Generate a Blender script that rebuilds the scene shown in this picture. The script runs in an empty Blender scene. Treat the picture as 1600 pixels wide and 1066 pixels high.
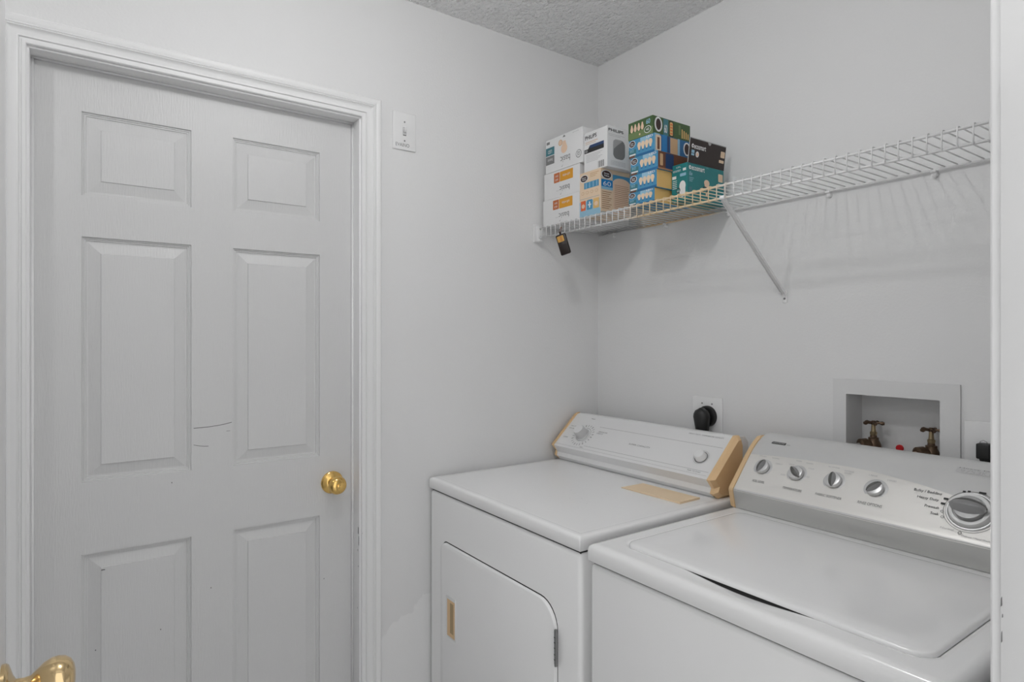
import bpy, bmesh, math, random
from mathutils import Vector, Matrix
random.seed(7)
SC = bpy.context.scene
C = SC.collection

# ------------------------------------------------------------------ camera
cam = bpy.data.cameras.new('camera')
camo = bpy.data.objects.new('camera', cam)
C.objects.link(camo)
SC.camera = camo
cam.sensor_fit = 'HORIZONTAL'
cam.sensor_width = 36.0
cam.lens = 954.06 / 1600 * 36.0
cam.shift_y = (528.15 - 533.0) / 1600.0
cam.clip_start = 0.02
camo.location = (1.7656, -1.6554, 1.376)
camo.rotation_euler = (math.radians(90), 0, math.radians(54.84))

# ------------------------------------------------------------------ view, world, lamps
vs = SC.view_settings
vs.view_transform = 'Standard'
vs.look = 'None'
vs.gamma = 1.0
vs.use_curve_mapping = False
vs.exposure = 0.23
w = bpy.data.worlds.new('hall_fill')
SC.world = w
w.use_nodes = True
w.node_tree.nodes['Background'].inputs[0].default_value = (1.0, 1.0, 1.0, 1)
w.node_tree.nodes['Background'].inputs[1].default_value = 1.10  # even white fill, added to brighten the room through the doorway
LAMP_POWER = (120.0, 310.0)          # emission strength: lamp by the washer, lamp further down the room

# ------------------------------------------------------------------ materials
MATS = {}
def mat(name, col, rough=0.5, metal=0.0, bump=None, coat=0.0, emit=0.0, spec=0.5):
    if name in MATS: return MATS[name]
    m = bpy.data.materials.new(name)
    m.use_nodes = True
    nt = m.node_tree
    b = nt.nodes['Principled BSDF']
    if isinstance(col, (int, float)): col = (col, col, col)
    b.inputs['Base Color'].default_value = (*col, 1)
    b.inputs['Roughness'].default_value = rough
    b.inputs['Metallic'].default_value = metal
    b.inputs['Specular IOR Level'].default_value = spec
    b.inputs['Coat Weight'].default_value = coat
    if emit:
        b.inputs['Emission Color'].default_value = (1, 1, 1, 1)
        b.inputs['Emission Strength'].default_value = emit
    if bump:
        sc, st, dist, det, stretch = bump
        tc = nt.nodes.new('ShaderNodeTexCoord')
        mp = nt.nodes.new('ShaderNodeMapping')
        mp.inputs['Scale'].default_value = stretch
        n = nt.nodes.new('ShaderNodeTexNoise')
        n.inputs['Scale'].default_value = sc
        n.inputs['Detail'].default_value = det
        bp = nt.nodes.new('ShaderNodeBump')
        bp.inputs['Strength'].default_value = st
        bp.inputs['Distance'].default_value = dist
        nt.links.new(tc.outputs['Object'], mp.inputs['Vector'])
        nt.links.new(mp.outputs[0], n.inputs['Vector'])
        nt.links.new(n.outputs['Fac'], bp.inputs['Height'])
        nt.links.new(bp.outputs[0], b.inputs['Normal'])
    MATS[name] = m
    return m

wall_paint = mat('wall_paint', 0.78, 0.55, bump=(160, 0.25, 0.002, 3, (1, 1, 1)))
ceil_paint = mat('ceiling_popcorn', 0.95, 0.9, bump=(65, 1.0, 0.026, 3, (1, 1, 1)))
trim_paint = mat('trim_gloss_paint', 0.84, 0.42)
jamb_paint = mat('doorway_jamb_paint', 0.72, 0.40)
door_paint = mat('door_paint', 0.66, 0.38, bump=(60, 0.40, 0.0018, 4, (1, 5, 0.6)))
floor_mat = mat('floor_vinyl', 0.68, 0.4, bump=(30, .1, .001, 2, (1, 1, 1)))
enamel = mat('white_enamel', 0.94, 0.16, coat=0.3)
enamel_top = mat('white_enamel_textured', 0.94, 0.22, bump=(500, 0.08, 0.0006, 2, (1, 1, 1)))
seam = mat('dark_seam', 0.03, 0.8)
white_metal = mat('white_console_metal', 0.84, 0.3)
cream = mat('yellowed_plastic', (0.80, 0.56, 0.31), 0.45)
cream_dark = mat('yellowed_plastic_side', (0.74, 0.54, 0.31), 0.5)
silver = mat('silver_console', (0.68, 0.68, 0.675), 0.38, 0.15)
silver_warm = mat('brushed_inlay', (0.82, 0.805, 0.775), 0.38, 0.35)
dark_knob = mat('grey_knob', (0.13, 0.13, 0.125), 0.25, 0.3)
mid_knob = mat('grey_knob_facet', 0.30, 0.4, 0.2)
chrome = mat('satin_chrome', 0.66, 0.34, 0.6)
pale_ring = mat('pale_ring', 0.62, 0.4, 0.2)
print_grey = mat('printed_grey', 0.20, 0.5)
print_soft = mat('printed_soft_grey', 0.48, 0.5)
print_dark = mat('printed_black', 0.02, 0.4)
plastic_white = mat('white_plastic', 0.82, 0.3)
black_rubber = mat('black_rubber', 0.012, 0.42)
brass_gold = mat('polished_brass', (0.85, 0.56, 0.19), 0.14, 1.0)
brass_worn = mat('worn_brass', (0.42, 0.33, 0.20), 0.35, 1.0, bump=(80, .3, .002, 3, (1, 1, 1)))
brass_dark = mat('tarnished_brass', (0.13, 0.085, 0.055), 0.42, 0.7, bump=(150, .4, .002, 3, (1, 1, 1)))
hose_grey = mat('hose_grey', 0.40, 0.4, 0.3)
hose_brown = mat('hose_brown', (0.34, 0.21, 0.13), 0.45, 0.2)
steel = mat('hinge_steel', 0.25, 0.35, 0.8)
kraft = mat('kraft_card', (0.90, 0.71, 0.49), 0.7, bump=(120, .1, .001, 3, (1, 1, 1)))
scuff = mat('scuff_mark', 0.16, 0.7)
chip = mat('chipped_paint', 0.05, 0.8)
red_cap = mat('red_cap', (0.62, 0.02, 0.025), 0.4)
lamp_glass_a = mat('lamp_glass_near', 0.9, 0.4, emit=LAMP_POWER[0])
lamp_glass_b = mat('lamp_glass_far', 0.9, 0.4, emit=LAMP_POWER[1])
# print colours of the cartons
P = {
 'white': mat('carton_white', 0.80, 0.45), 'cream': mat('carton_cream', (0.80, 0.62, 0.44), 0.5),
 'peach': mat('ink_peach', (0.80, 0.58, 0.42), 0.5), 'teal': mat('ink_teal', (0.012, 0.20, 0.21), 0.42),
 'tealgrey': mat('ink_tealgrey', (0.05, 0.20, 0.24), 0.45), 'grey': mat('ink_grey', 0.22, 0.5),
 'lgrey': mat('ink_lightgrey', 0.42, 0.5), 'orange': mat('ink_orange', (0.75, 0.34, 0.02), 0.5),
 'red': mat('ink_rust', (0.55, 0.15, 0.04), 0.5), 'bred': mat('ink_orangered', (0.75, 0.14, 0.04), 0.5),
 'black': mat('ink_black', 0.015, 0.45), 'navy': mat('ink_navy', (0.015, 0.05, 0.15), 0.45),
 'blue': mat('ink_blue', (0.06, 0.28, 0.48), 0.42), 'dblue': mat('ink_deepblue', (0.01, 0.13, 0.32), 0.42),
 'pblue': mat('ink_paleblue', (0.30, 0.52, 0.66), 0.42), 'green': mat('ink_green', (0.05, 0.11, 0.03), 0.42),
 'lgreen': mat('ink_lightgreen', (0.15, 0.22, 0.08), 0.42), 'tan': mat('ink_tan', (0.62, 0.40, 0.22), 0.5),
 'brown': mat('ink_brown', (0.020, 0.010, 0.008), 0.4), 'gold': mat('ink_gold', (0.78, 0.50, 0.18), 0.5),
 'stripe': mat('ink_stripe', (0.40, 0.20, 0.10), 0.5), 'oval': mat('ink_ovalblack', (0.04, 0.015, 0.012), 0.45),
 'sepia': mat('ink_sepia', (0.16, 0.06, 0.03), 0.5), 'vivid': mat('ink_vividblue', (0.01, 0.20, 0.50), 0.42),
}
PK = list(P.keys())

# ------------------------------------------------------------------ mesh helpers
def set_sharp(bm, deg=38):
    lim = math.radians(deg)
    for f in bm.faces: f.smooth = True
    for e in bm.edges:
        e.smooth = not (len(e.link_faces) != 2 or e.calc_face_angle(0) > lim)

def wloc(o):
    v = Vector((0, 0, 0))
    while o: v += o.location; o = o.parent
    return v

def obj(name, bm, mats, parent=None, smooth=True, base=True):
    """one mesh object; geometry is given in room coordinates"""
    if not isinstance(mats, (list, tuple)): mats = [mats]
    if smooth: set_sharp(bm)
    if parent:
        off = wloc(parent)
    else:
        if base and len(bm.verts):
            xs = [v.co.x for v in bm.verts]; ys = [v.co.y for v in bm.verts]; zs = [v.co.z for v in bm.verts]
            off = Vector(((min(xs)+max(xs))/2, (min(ys)+max(ys))/2, min(zs)))
        else: off = Vector((0, 0, 0))
    bmesh.ops.translate(bm, verts=bm.verts, vec=-off)
    me = bpy.data.meshes.new(name)
    bm.to_mesh(me); bm.free()
    for m in mats: me.materials.append(m)
    o = bpy.data.objects.new(name, me)
    C.objects.link(o)
    if parent: o.parent = parent
    else: o.location = off
    return o

def thing(name, loc, label, cat, group=None):
    o = bpy.data.objects.new(name, None)
    o.empty_display_size = 0.05
    C.objects.link(o); o.location = loc
    o['label'] = label; o['category'] = cat
    if group: o['group'] = group
    return o
def tag(o, label, cat, group=None):
    o['label'] = label; o['category'] = cat
    if group: o['group'] = group
    return o
def structure(o):
    o['kind'] = 'structure'; return o

def box(bm, x0, x1, y0, y1, z0, z1, mi=0, bev=0.0, seg=2):
    vs_ = [bm.verts.new(p) for p in ((x0,y0,z0),(x1,y0,z0),(x1,y1,z0),(x0,y1,z0),(x0,y0,z1),(x1,y0,z1),(x1,y1,z1),(x0,y1,z1))]
    fs = [bm.faces.new([vs_[i] for i in q]) for q in ((0,3,2,1),(4,5,6,7),(0,1,5,4),(1,2,6,5),(2,3,7,6),(3,0,4,7))]
    for f in fs: f.material_index = mi
    if bev:
        es = list({e for f in fs for e in f.edges})
        r = bmesh.ops.bevel(bm, geom=es, offset=bev, segments=seg, profile=0.5, affect='EDGES')
        for f in r['faces']: f.material_index = mi
    return fs

def frame_from(axis):
    a = Vector(axis).normalized()
    t = Vector((0, 0, 1)) if abs(a.z) < 0.9 else Vector((1, 0, 0))
    u = a.cross(t).normalized(); v = a.cross(u).normalized()
    return a, u, v

def lathe(bm, org, axis, prof, seg=32, mi=0, cap=True, sq=None):
    """prof: (distance along axis, radius)"""
    a, u, v = frame_from(axis); org = Vector(org)
    rings = []
    for (d, r) in prof:
        if r < 1e-6: rings.append([bm.verts.new(org + a*d)])
        else: rings.append([bm.verts.new(org + a*d + (u*math.cos(2*math.pi*k/seg) + v*math.sin(2*math.pi*k/seg))*r) for k in range(seg)])
    for A, B in zip(rings, rings[1:]):
        for k in range(seg):
            k2 = (k+1) % seg
            if len(A) == 1 and len(B) == 1: continue
            if len(A) == 1: f = bm.faces.new((A[0], B[k2], B[k]))
            elif len(B) == 1: f = bm.faces.new((A[k], A[k2], B[0]))
            else: f = bm.faces.new((A[k], A[k2], B[k2], B[k]))
            f.material_index = mi
    if cap:
        for R_ in (rings[0], rings[-1]):
            if len(R_) > 2:
                try:
                    f = bm.faces.new(R_); f.material_index = mi
                except ValueError: pass
    bmesh.ops.recalc_face_normals(bm, faces=bm.faces)

def tube(bm, pts, r, seg=8, mi=0):
    pts = [Vector(p) for p in pts]
    rings = []
    prev = None
    for i, p in enumerate(pts):
        if i == 0: d = pts[1]-pts[0]
        elif i == len(pts)-1: d = pts[-1]-pts[-2]
        else: d = (pts[i+1]-p).normalized() + (p-pts[i-1]).normalized()
        d.normalize()
        if prev is None: _, u, v = frame_from(d)
        else:
            u = (prev - d*prev.dot(d)).normalized(); v = d.cross(u)
        prev = u
        rr = r[i] if isinstance(r, (list, tuple)) else r
        rings.append([bm.verts.new(p + (u*math.cos(2*math.pi*k/seg)+v*math.sin(2*math.pi*k/seg))*rr) for k in range(seg)])
    fs = []
    for A, B in zip(rings, rings[1:]):
        for k in range(seg):
            k2 = (k+1) % seg
            fs.append(bm.faces.new((A[k], B[k], B[k2], A[k2])))
    fs.append(bm.faces.new(rings[0])); fs.append(bm.faces.new(list(reversed(rings[-1]))))
    for f in fs: f.material_index = mi

def extrude_profile(bm, prof, x0, x1, mi=0):
    """closed (y,z) profile pushed along x"""
    A = [bm.verts.new((x0, y, z)) for y, z in prof]
    B = [bm.verts.new((x1, y, z)) for y, z in prof]
    n = len(prof); fs = []
    for k in range(n):
        k2 = (k+1) % n
        fs.append(bm.faces.new((A[k], A[k2], B[k2], B[k])))
    fs.append(bm.faces.new(list(reversed(A)))); fs.append(bm.faces.new(B))
    for f in fs: f.material_index = mi
    bmesh.ops.recalc_face_normals(bm, faces=bm.faces)
    return fs

# text as flat polygons, cached
TXT = {}
def text_geo(s, bold=False):
    key = (s, bold)
    if key in TXT: return TXT[key]
    cu = bpy.data.curves.new('lettering', 'FONT')
    cu.body = s; cu.size = 1.0; cu.resolution_u = 3
    if bold: cu.offset = 0.018
    o = bpy.data.objects.new('lettering', cu)
    C.objects.link(o)
    dg = bpy.context.evaluated_depsgraph_get()
    me = bpy.data.meshes.new_from_object(o.evaluated_get(dg))
    V = [(v.co.x, v.co.y) for v in me.vertices]
    F = [tuple(p.vertices) for p in me.polygons]
    bpy.data.objects.remove(o); bpy.data.curves.remove(cu); bpy.data.meshes.remove(me)
    xs = [v[0] for v in V]; ys = [v[1] for v in V]
    x0, x1, y0, y1 = min(xs), max(xs), min(ys), max(ys)
    V = [((x-x0)/(x1-x0), (y-y0)/(y1-y0)) for x, y in V]
    TXT[key] = (V, F)
    return TXT[key]

class Face:
    """a flat printable face: origin, width axis, height axis, width, height"""
    def __init__(s, bm, org, ud, vd, W=1.0, H=1.0, lift=0.00025):
        s.bm = bm; s.o = Vector(org); s.u = Vector(ud).normalized(); s.v = Vector(vd).normalized()
        s.W = W; s.H = H; s.n = s.u.cross(s.v).normalized(); s.lift = lift; s.k = 1
    cnt = 0
    def pt(s, a, b, k): return s.o + s.u*(a*s.W) + s.v*(b*s.H) + s.n*(s.lift*k + s.cnt*8e-6)
    def poly(s, pts, mi, k=None):
        k = k or s.k
        s.cnt += 1
        f = s.bm.faces.new([s.bm.verts.new(s.pt(a, b, k)) for a, b in pts])
        f.material_index = mi
        if f.calc_center_median is not None:
            f.normal_update()
            if f.normal.dot(s.n) < 0: f.normal_flip()
    def rect(s, a0, b0, a1, b1, mi, k=1): s.poly([(a0,b0),(a1,b0),(a1,b1),(a0,b1)], mi, k)
    def rrect(s, a0, b0, a1, b1, mi, k=1, r=0.02):
        ra = r/s.W; rb = r/s.H; pts = []
        for cx, cy, t0 in ((a1-ra, b0+rb, -90), (a1-ra, b1-rb, 0), (a0+ra, b1-rb, 90), (a0+ra, b0+rb, 180)):
            for j in range(5):
                t = math.radians(t0 + j*22.5); pts.append((cx+ra*math.cos(t), cy+rb*math.sin(t)))
        s.poly(pts, mi, k)
    def ell(s, a, b, ra, rb, mi, k=1, n=20, t0=0, t1=360):
        s.poly([(a+ra*math.cos(math.radians(t0+(t1-t0)*j/n)), b+rb*math.sin(math.radians(t0+(t1-t0)*j/n))) for j in range(n)], mi, k)
    def text(s, t, a0, b0, a1, b1, mi, k=2, rot=False, bold=False):
        V, F = text_geo(t, bold)
        s.cnt += 1
        vv = []
        for x, y in V:
            if rot: x, y = 1-x, 1-y
            vv.append(s.bm.verts.new(s.pt(a0+(a1-a0)*x, b0+(b1-b0)*y, k)))
        for f in F:
            try: g = s.bm.faces.new([vv[i] for i in f])
            except ValueError: continue
            g.material_index = mi; g.normal_update()
            if g.normal.dot(s.n) < 0: g.normal_flip()
    def bulb(s, a, b, ra, rb, mi, k=2, cap=None, down=True):
        sg = 1 if down else -1
        s.ell(a, b, ra, rb, mi, k, 14)
        s.poly([(a-ra*.75, b-sg*rb*.6), (a+ra*.75, b-sg*rb*.6), (a+ra*.38, b-sg*rb*1.6), (a-ra*.38, b-sg*rb*1.6)], mi, k)
        if cap is not None: s.rect(a-ra*.36, min(b-sg*rb*1.6, b-sg*rb*2.1), a+ra*.36, max(b-sg*rb*1.6, b-sg*rb*2.1), cap, k)

# ================================================================== THE ROOM
YF = -3.45; XR = 1.56; H = 2.44; DY0, DY1, DZ = -1.753, -0.9736, 2.036
WY0, WY1 = -1.785, -0.948        # doorway the photograph is taken through
# left wall with the door opening, painted with a lighter patched area
def wall_left_mat():
    m = bpy.data.materials.new('wall_paint_patched'); m.use_nodes = True
    nt = m.node_tree; b = nt.nodes['Principled BSDF']; b.inputs['Roughness'].default_value = 0.55
    g = nt.nodes.new('ShaderNodeNewGeometry'); sp = nt.nodes.new('ShaderNodeSeparateXYZ')
    nt.links.new(g.outputs['Position'], sp.inputs[0])
    no = nt.nodes.new('ShaderNodeTexNoise'); no.inputs['Scale'].default_value = 28; no.inputs['Detail'].default_value = 5
    nt.links.new(g.outputs['Position'], no.inputs['Vector'])
    # lighter paint below the line z = 0.970 + 0.553*y  (a roller patch beside the casing)
    m1 = nt.nodes.new('ShaderNodeMath'); m1.operation = 'MULTIPLY_ADD'; m1.inputs[1].default_value = 0.62; m1.inputs[2].default_value = 1.012
    nt.links.new(sp.outputs['Y'], m1.inputs[0])
    m2 = nt.nodes.new('ShaderNodeMath'); m2.operation = 'SUBTRACT'; nt.links.new(m1.outputs[0], m2.inputs[0]); nt.links.new(sp.outputs['Z'], m2.inputs[1])
    m3 = nt.nodes.new('ShaderNodeMath'); m3.operation = 'MULTIPLY_ADD'; m3.inputs[1].default_value = 0.10; nt.links.new(no.outputs['Fac'], m3.inputs[0]); nt.links.new(m2.outputs[0], m3.inputs[2])
    rp = nt.nodes.new('ShaderNodeMapRange'); rp.inputs['From Min'].default_value = 0.043; rp.inputs['From Max'].default_value = 0.052
    nt.links.new(m3.outputs[0], rp.inputs['Value'])
    mx = nt.nodes.new('ShaderNodeMix'); mx.data_type = 'RGBA'
    mx.inputs['A'].default_value = (0.78, 0.78, 0.78, 1); mx.inputs['B'].default_value = (0.84, 0.84, 0.84, 1)
    nt.links.new(rp.outputs[0], mx.inputs['Factor']); nt.links.new(mx.outputs['Result'], b.inputs['Base Color'])
    n2 = nt.nodes.new('ShaderNodeTexNoise'); n2.inputs['Scale'].default_value = 160
    nt.links.new(g.outputs['Position'], n2.inputs['Vector'])
    bp = nt.nodes.new('ShaderNodeBump'); bp.inputs['Strength'].default_value = .25; bp.inputs['Distance'].default_value = .002
    nt.links.new(n2.outputs['Fac'], bp.inputs['Height']); nt.links.new(bp.outputs[0], b.inputs['Normal'])
    return m
bm = bmesh.new()
box(bm, -0.11, 0, YF-0.1, DY0-0.018, 0, H); box(bm, -0.11, 0, DY1+0.018, 0, 0, H); box(bm, -0.11, 0, DY0-0.018, DY1+0.018, DZ+0.018, H)
structure(obj('wall_left', bm, wall_left_mat(), smooth=False))
# back wall with the recess for the washer outlet box
BX0, BX1, BZ0, BZ1 = 0.9554, 1.1709, 1.03, 1.2285
bm = bmesh.new()
g_ = .003
box(bm, -0.11, BX0-g_, 0, 0.11, 0, H); box(bm, BX1+g_, XR+0.12, 0, 0.11, 0, H)
box(bm, BX0-g_, BX1+g_, 0, 0.11, 0, BZ0-g_); box(bm, BX0-g_, BX1+g_, 0, 0.11, BZ1+g_, H)
structure(obj('wall_back', bm, wall_paint, smooth=False))
bm = bmesh.new()
box(bm, XR, XR+0.12, YF-0.1, WY0-0.018, 0, H); box(bm, XR, XR+0.12, WY1+0.018, 0, 0, H); box(bm, XR, XR+0.12, WY0-0.018, WY1+0.018, DZ+0.018, H)
structure(obj('wall_right', bm, wall_paint, smooth=False))
bm = bmesh.new(); box(bm, 0, XR, YF-0.1, YF, 0, H); structure(obj('wall_front', bm, wall_paint, smooth=False))
bm = bmesh.new(); box(bm, -0.11, XR+2.0, YF-0.1, 0.11, -0.1, 0); structure(obj('floor', bm, floor_mat, smooth=False))
bm = bmesh.new(); box(bm, -0.11, XR+0.12, YF-0.1, 0.11, H, H+0.1); structure(obj('ceiling', bm, ceil_paint, smooth=False))
bm = bmesh.new(); box(bm, 0.0, 0.012, DY1+0.07, -0.001, 0, 0.083, bev=.003); structure(obj('baseboard_left', bm, trim_paint))

# casings: colonial profile (offset from the opening edge, thickness)
CAS = [(0,0),(0,.0075),(.002,.0095),(.008,.0100),(.0092,.0065),(.0128,.0065),(.0145,.0110),(.018,.0100),(.026,.0115),(.032,.0150),
       (.0345,.0180),(.037,.0150),(.0395,.0180),(.043,.0150),(.046,.0165),(.051,.0178),(.056,.0178),(.060,.0140),(.0605,0)]
def casing(y0, y1, z1, x, sgn):
    """three-sided casing with mitred corners around an opening in an x = const wall"""
    bm = bmesh.new(); rows = []
    for s, t in CAS:
        X = x + sgn*t
        rows.append([bm.verts.new(p) for p in ((X, y0-s, 0), (X, y0-s, z1+s), (X, y1+s, z1+s), (X, y1+s, 0))])
    for A, B in zip(rows, rows[1:]):
        for k in range(3): bm.faces.new((A[k], A[k+1], B[k+1], B[k]))
    A, B = rows[-1], rows[0]
    for k in range(3): bm.faces.new((A[k], A[k+1], B[k+1], B[k]))
    bmesh.ops.recalc_face_normals(bm, faces=bm.faces)
    return bm
bm = casing(DY0-.005, DY1+.005, DZ+.005, 0.0, 1)
set_sharp(bm, 20)
f = Face(bm, (0.0083, 0, 0), (0, 1, 0), (0, 0, 1), 1, 1)
for (y, z, a, b_) in ((-.9655, .797, .0022, .010), (-.9640, .772, .0016, .006)):
    f.poly([(y-a, z-b_), (y+a*.6, z-b_*.6), (y+a, z+b_*.5), (y-a*.2, z+b_)], 1, 3)
structure(obj('trim_1', bm, [trim_paint, chip], smooth=False))
# jamb and stop of the closed door
def jamb(y0, y1, z1, xa, xb, stop=None):
    bm = bmesh.new()
    box(bm, xa, xb, y0-.018, y0, 0, z1, bev=.001); box(bm, xa, xb, y1, y1+.018, 0, z1, bev=.001); box(bm, xa, xb, y0-.018, y1+.018, z1, z1+.018, bev=.001)
    if stop:
        sa, sb = stop
        box(bm, sa, sb, y0, y0+.006, 0, z1-.006); box(bm, sa, sb, y1-.006, y1, 0, z1-.006); box(bm, sa, sb, y0, y1, z1-.005, z1)
    return bm
bm = jamb(DY0, DY1, DZ, -0.11, 0.0, (-0.0535, -0.045))
f = Face(bm, (0, DY1, 0), (1, 0, 0), (0, 0, 1), 1, 1)
for (x, z, a, b_) in ((-.006, .795, .003, .012), (-.002, .765, .002, .016), (-.010, .735, .0015, .004), (-.005, .688, .0015, .003), (-.012, .560, .001, .003)):
    f.poly([(x-a, z-b_*.6), (x+a*.7, z-b_), (x+a, z+b_*.8), (x-a*.3, z+b_)], 1, 3)
structure(obj('trim_2', bm, [trim_paint, chip]))
# doorway the camera looks through: jamb, casing
bm = casing(WY0-.005, WY1+.005, DZ+.005, XR, -1)
f = Face(bm, (XR-0.0005, WY1+0.0045, 0), (1, 0, 0), (0, 0, 1), 1, 1)
structure(obj('trim_3', bm, trim_paint, smooth=True))
bm = jamb(WY0, WY1, DZ, XR, XR+0.12)
f = Face(bm, (0, WY1, 0), (1, 0, 0), (0, 0, 1), 1, 1)
for (x, z, a, b_) in ((XR+.0012, 1.128, .0006, .005), (XR+.0014, 1.095, .0005, .006), (XR+.002, 1.115, .0004, .002)):
    f.poly([(x-a, z-b_), (x+a, z-b_*.7), (x+a*.8, z+b_), (x-a*.6, z+b_*.6)], 1, 2)
structure(obj('trim_4', bm, [jamb_paint, scuff]))

# ------------------------------------------------------------------ six-panel door leaf
RING = [(0, 0), (.0012, -.0050), (.0042, -.0050), (.0052, -.0075), (.0082, -.0075), (.0092, -.0100), (.0135, -.0105), (.0390, -.0040), (.0400, -.0015)]
def door_leaf(W, Hh, T, cols, rows):
    """front face at local x=0 looking to +x, width along y 0..W"""
    bm = bmesh.new()
    ys = [0] + [c for p in cols for c in p] + [W]; zs = [0] + [c for p in rows for c in p] + [Hh]
    for i in range(len(ys)-1):
        for j in range(len(zs)-1):
            a0, a1, b0, b1 = ys[i], ys[i+1], zs[j], zs[j+1]
            if i % 2 == 1 and j % 2 == 1:
                prev = None
                for s, d in RING:
                    r = [bm.verts.new(p) for p in ((d, a0+s, b0+s), (d, a1-s, b0+s), (d, a1-s, b1-s), (d, a0+s, b1-s))]
                    if prev:
                        for k in range(4): bm.faces.new((prev[k], prev[(k+1) % 4], r[(k+1) % 4], r[k]))
                    prev = r
                bm.faces.new(prev)
            else:
                bm.faces.new([bm.verts.new(p) for p in ((0, a0, b0), (0, a1, b0), (0, a1, b1), (0, a0, b1))])
    bmesh.ops.remove_doubles(bm, verts=bm.verts, dist=1e-5)
    # sides and back
    fr = [(0, 0, 0), (0, W, 0), (0, W, Hh), (0, 0, Hh)]
    bk = [bm.verts.new((-T, y, z)) for _, y, z in fr]
    f2 = [bm.verts.new(p) for p in fr]
    for k in range(4): bm.faces.new((f2[k], bk[k], bk[(k+1) % 4], f2[(k+1) % 4]))
    bm.faces.new(list(reversed(bk)))
    return bm
DX = -0.0535
D0 = -1.7510; DW = 0.7735; D1Z = 2.032
cols = [(-1.6561-D0, -1.4177-D0), (-1.3150-D0, -1.0755-D0)]
rows = [(.235, .8465-.01), (1.0235-.01, 1.6235-.01), (1.7235-.01, 1.9285-.01)]
bm = door_leaf(DW, D1Z-.01, 0.035, cols, rows)
bmesh.ops.translate(bm, verts=bm.verts, vec=(DX, D0, 0.01))
set_sharp(bm, 12)
f = Face(bm, (DX, 0, 0), (0, 1, 0), (0, 0, 1), 1, 1, lift=.0002)
def arc_mark(pts, wd, mi):
    for (p, q) in zip(pts, pts[1:]):
        f.poly([(p[0], p[1]-wd), (q[0], q[1]-wd), (q[0], q[1]+wd), (p[0], p[1]+wd)], mi, 1)
arc_mark([(-1.412, 1.1350), (-1.391, 1.1352), (-1.372, 1.1360), (-1.352, 1.1378), (-1.335, 1.1402), (-1.318, 1.1438)], .0009, 1)
arc_mark([(-1.412, 1.0905), (-1.400, 1.0870), (-1.387, 1.0845), (-1.376, 1.0838)], .0007, 1)
arc_mark([(-1.332, 1.1205), (-1.322, 1.1208)], .0005, 1)
f.rect(-1.6165, .8005, -1.6085, .8025, 2, 1)
for y, z in ((-1.463, .997), (-1.4885, .62), (-1.37, .70), (-1.063, .655), (-1.628, .607)): f.rect(y-.0012, z-.0016, y+.0012, z+.0016, 1, 1)
door1 = structure(obj('door_1', bm, [door_paint, scuff, chip], smooth=False))

def knob(parent, org, axis, name, small_button=True):
    a, u, v = frame_from(axis)
    bm = bmesh.new()
    lathe(bm, org, axis, [(0, .0335), (.003, .0335), (.0052, .0320), (.0062, .0290), (.011, .0225), (.013, .0150), (.020, .0120), (.030, .0115),
                          (.034, .0150), (.038, .0210), (.044, .0255), (.050, .0268), (.056, .0250), (.061, .0210), (.0635, .0150), (.0645, .0080), (.0645, 0)], 48)
    k = obj(name, bm, brass_gold, parent)
    k['label'] = 'polished brass knob with round rose'
    if small_button:
        bm = bmesh.new()
        lathe(bm, Vector(org)+a*.0635, axis, [(0, .0062), (.004, .0062), (.0048, .005), (.0048, 0)], 24)
        obj('lock_button', bm, brass_gold, k)
        bm = bmesh.new()
        lathe(bm, Vector(org)+a*.006+Vector((0, -.016, .013)), axis, [(0, .0026), (.004, .0026), (.0045, 0)], 12)
        obj('rose_screw', bm, brass_dark, k)
    return k
knob(door1, (DX, -1.0385, .9405), (1, 0, 0), 'door_knob')

# the open door on the left edge of the view, swung in against the camera's left
OX0, OX1, OYF = 0.737, 1.550, -1.7370
cols2 = [(.105, .105+.25), (.458, .708)]
bm = door_leaf(OX1-OX0, 2.02, 0.035, cols2, rows)
# face +x -> +y, width y -> x
bmesh.ops.transform(bm, matrix=Matrix(((0, 1, 0, OX0), (1, 0, 0, OYF), (0, 0, 1, 0.01), (0, 0, 0, 1))), verts=bm.verts)
bmesh.ops.reverse_faces(bm, faces=bm.faces)
set_sharp(bm, 12)
door2 = structure(obj('door_2', bm, door_paint, smooth=False))
KX, KZ = 0.786, 0.937
bm = bmesh.new()
lathe(bm, (KX, OYF, KZ), (0, 1, 0), [(0, .0330), (.004, .0330), (.0065, .0310), (.008, .0270), (.011, .0180), (.014, .0125), (.022, .0115), (.029, .0125),
      (.035, .0180), (.042, .0240), (.050, .0275), (.057, .0280), (.064, .0262), (.070, .0215), (.0735, .0150), (.0750, .0070), (.0752, 0)], 64)
k2 = obj('door_knob', bm, mat('scratched_brass', (0.80, 0.60, 0.33), 0.12, 1.0, bump=(45, .25, .002, 3, (1, 1, 1))), door2)
k2['label'] = 'scratched pale brass knob'

# ================================================================== CEILING LAMPS (out of view, light the room)
for i, (lx, ly, m) in enumerate(((0.93, -1.17, lamp_glass_a), (0.72, -2.32, lamp_glass_b))):
    t = thing('unseen_ceiling_lamp', (lx, ly, H), ['unseen white globe ceiling lamp nearer the washer and dryer', 'unseen white globe ceiling lamp at the far end behind the open door'][i], 'lamp', 'ceiling lamps')
    bm = bmesh.new(); lathe(bm, (lx, ly, H), (0, 0, -1), [(0, .030), (.012, .028), (.016, .010), (.068, .010), (.078, .014)], 32); obj('lamp_base', bm, plastic_white, t)
    bm = bmesh.new(); bmesh.ops.create_uvsphere(bm, u_segments=24, v_segments=14, radius=(.040, .020)[i])
    bmesh.ops.translate(bm, verts=bm.verts, vec=(lx, ly, H-.108)); obj('globe', bm, m, t)

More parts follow.
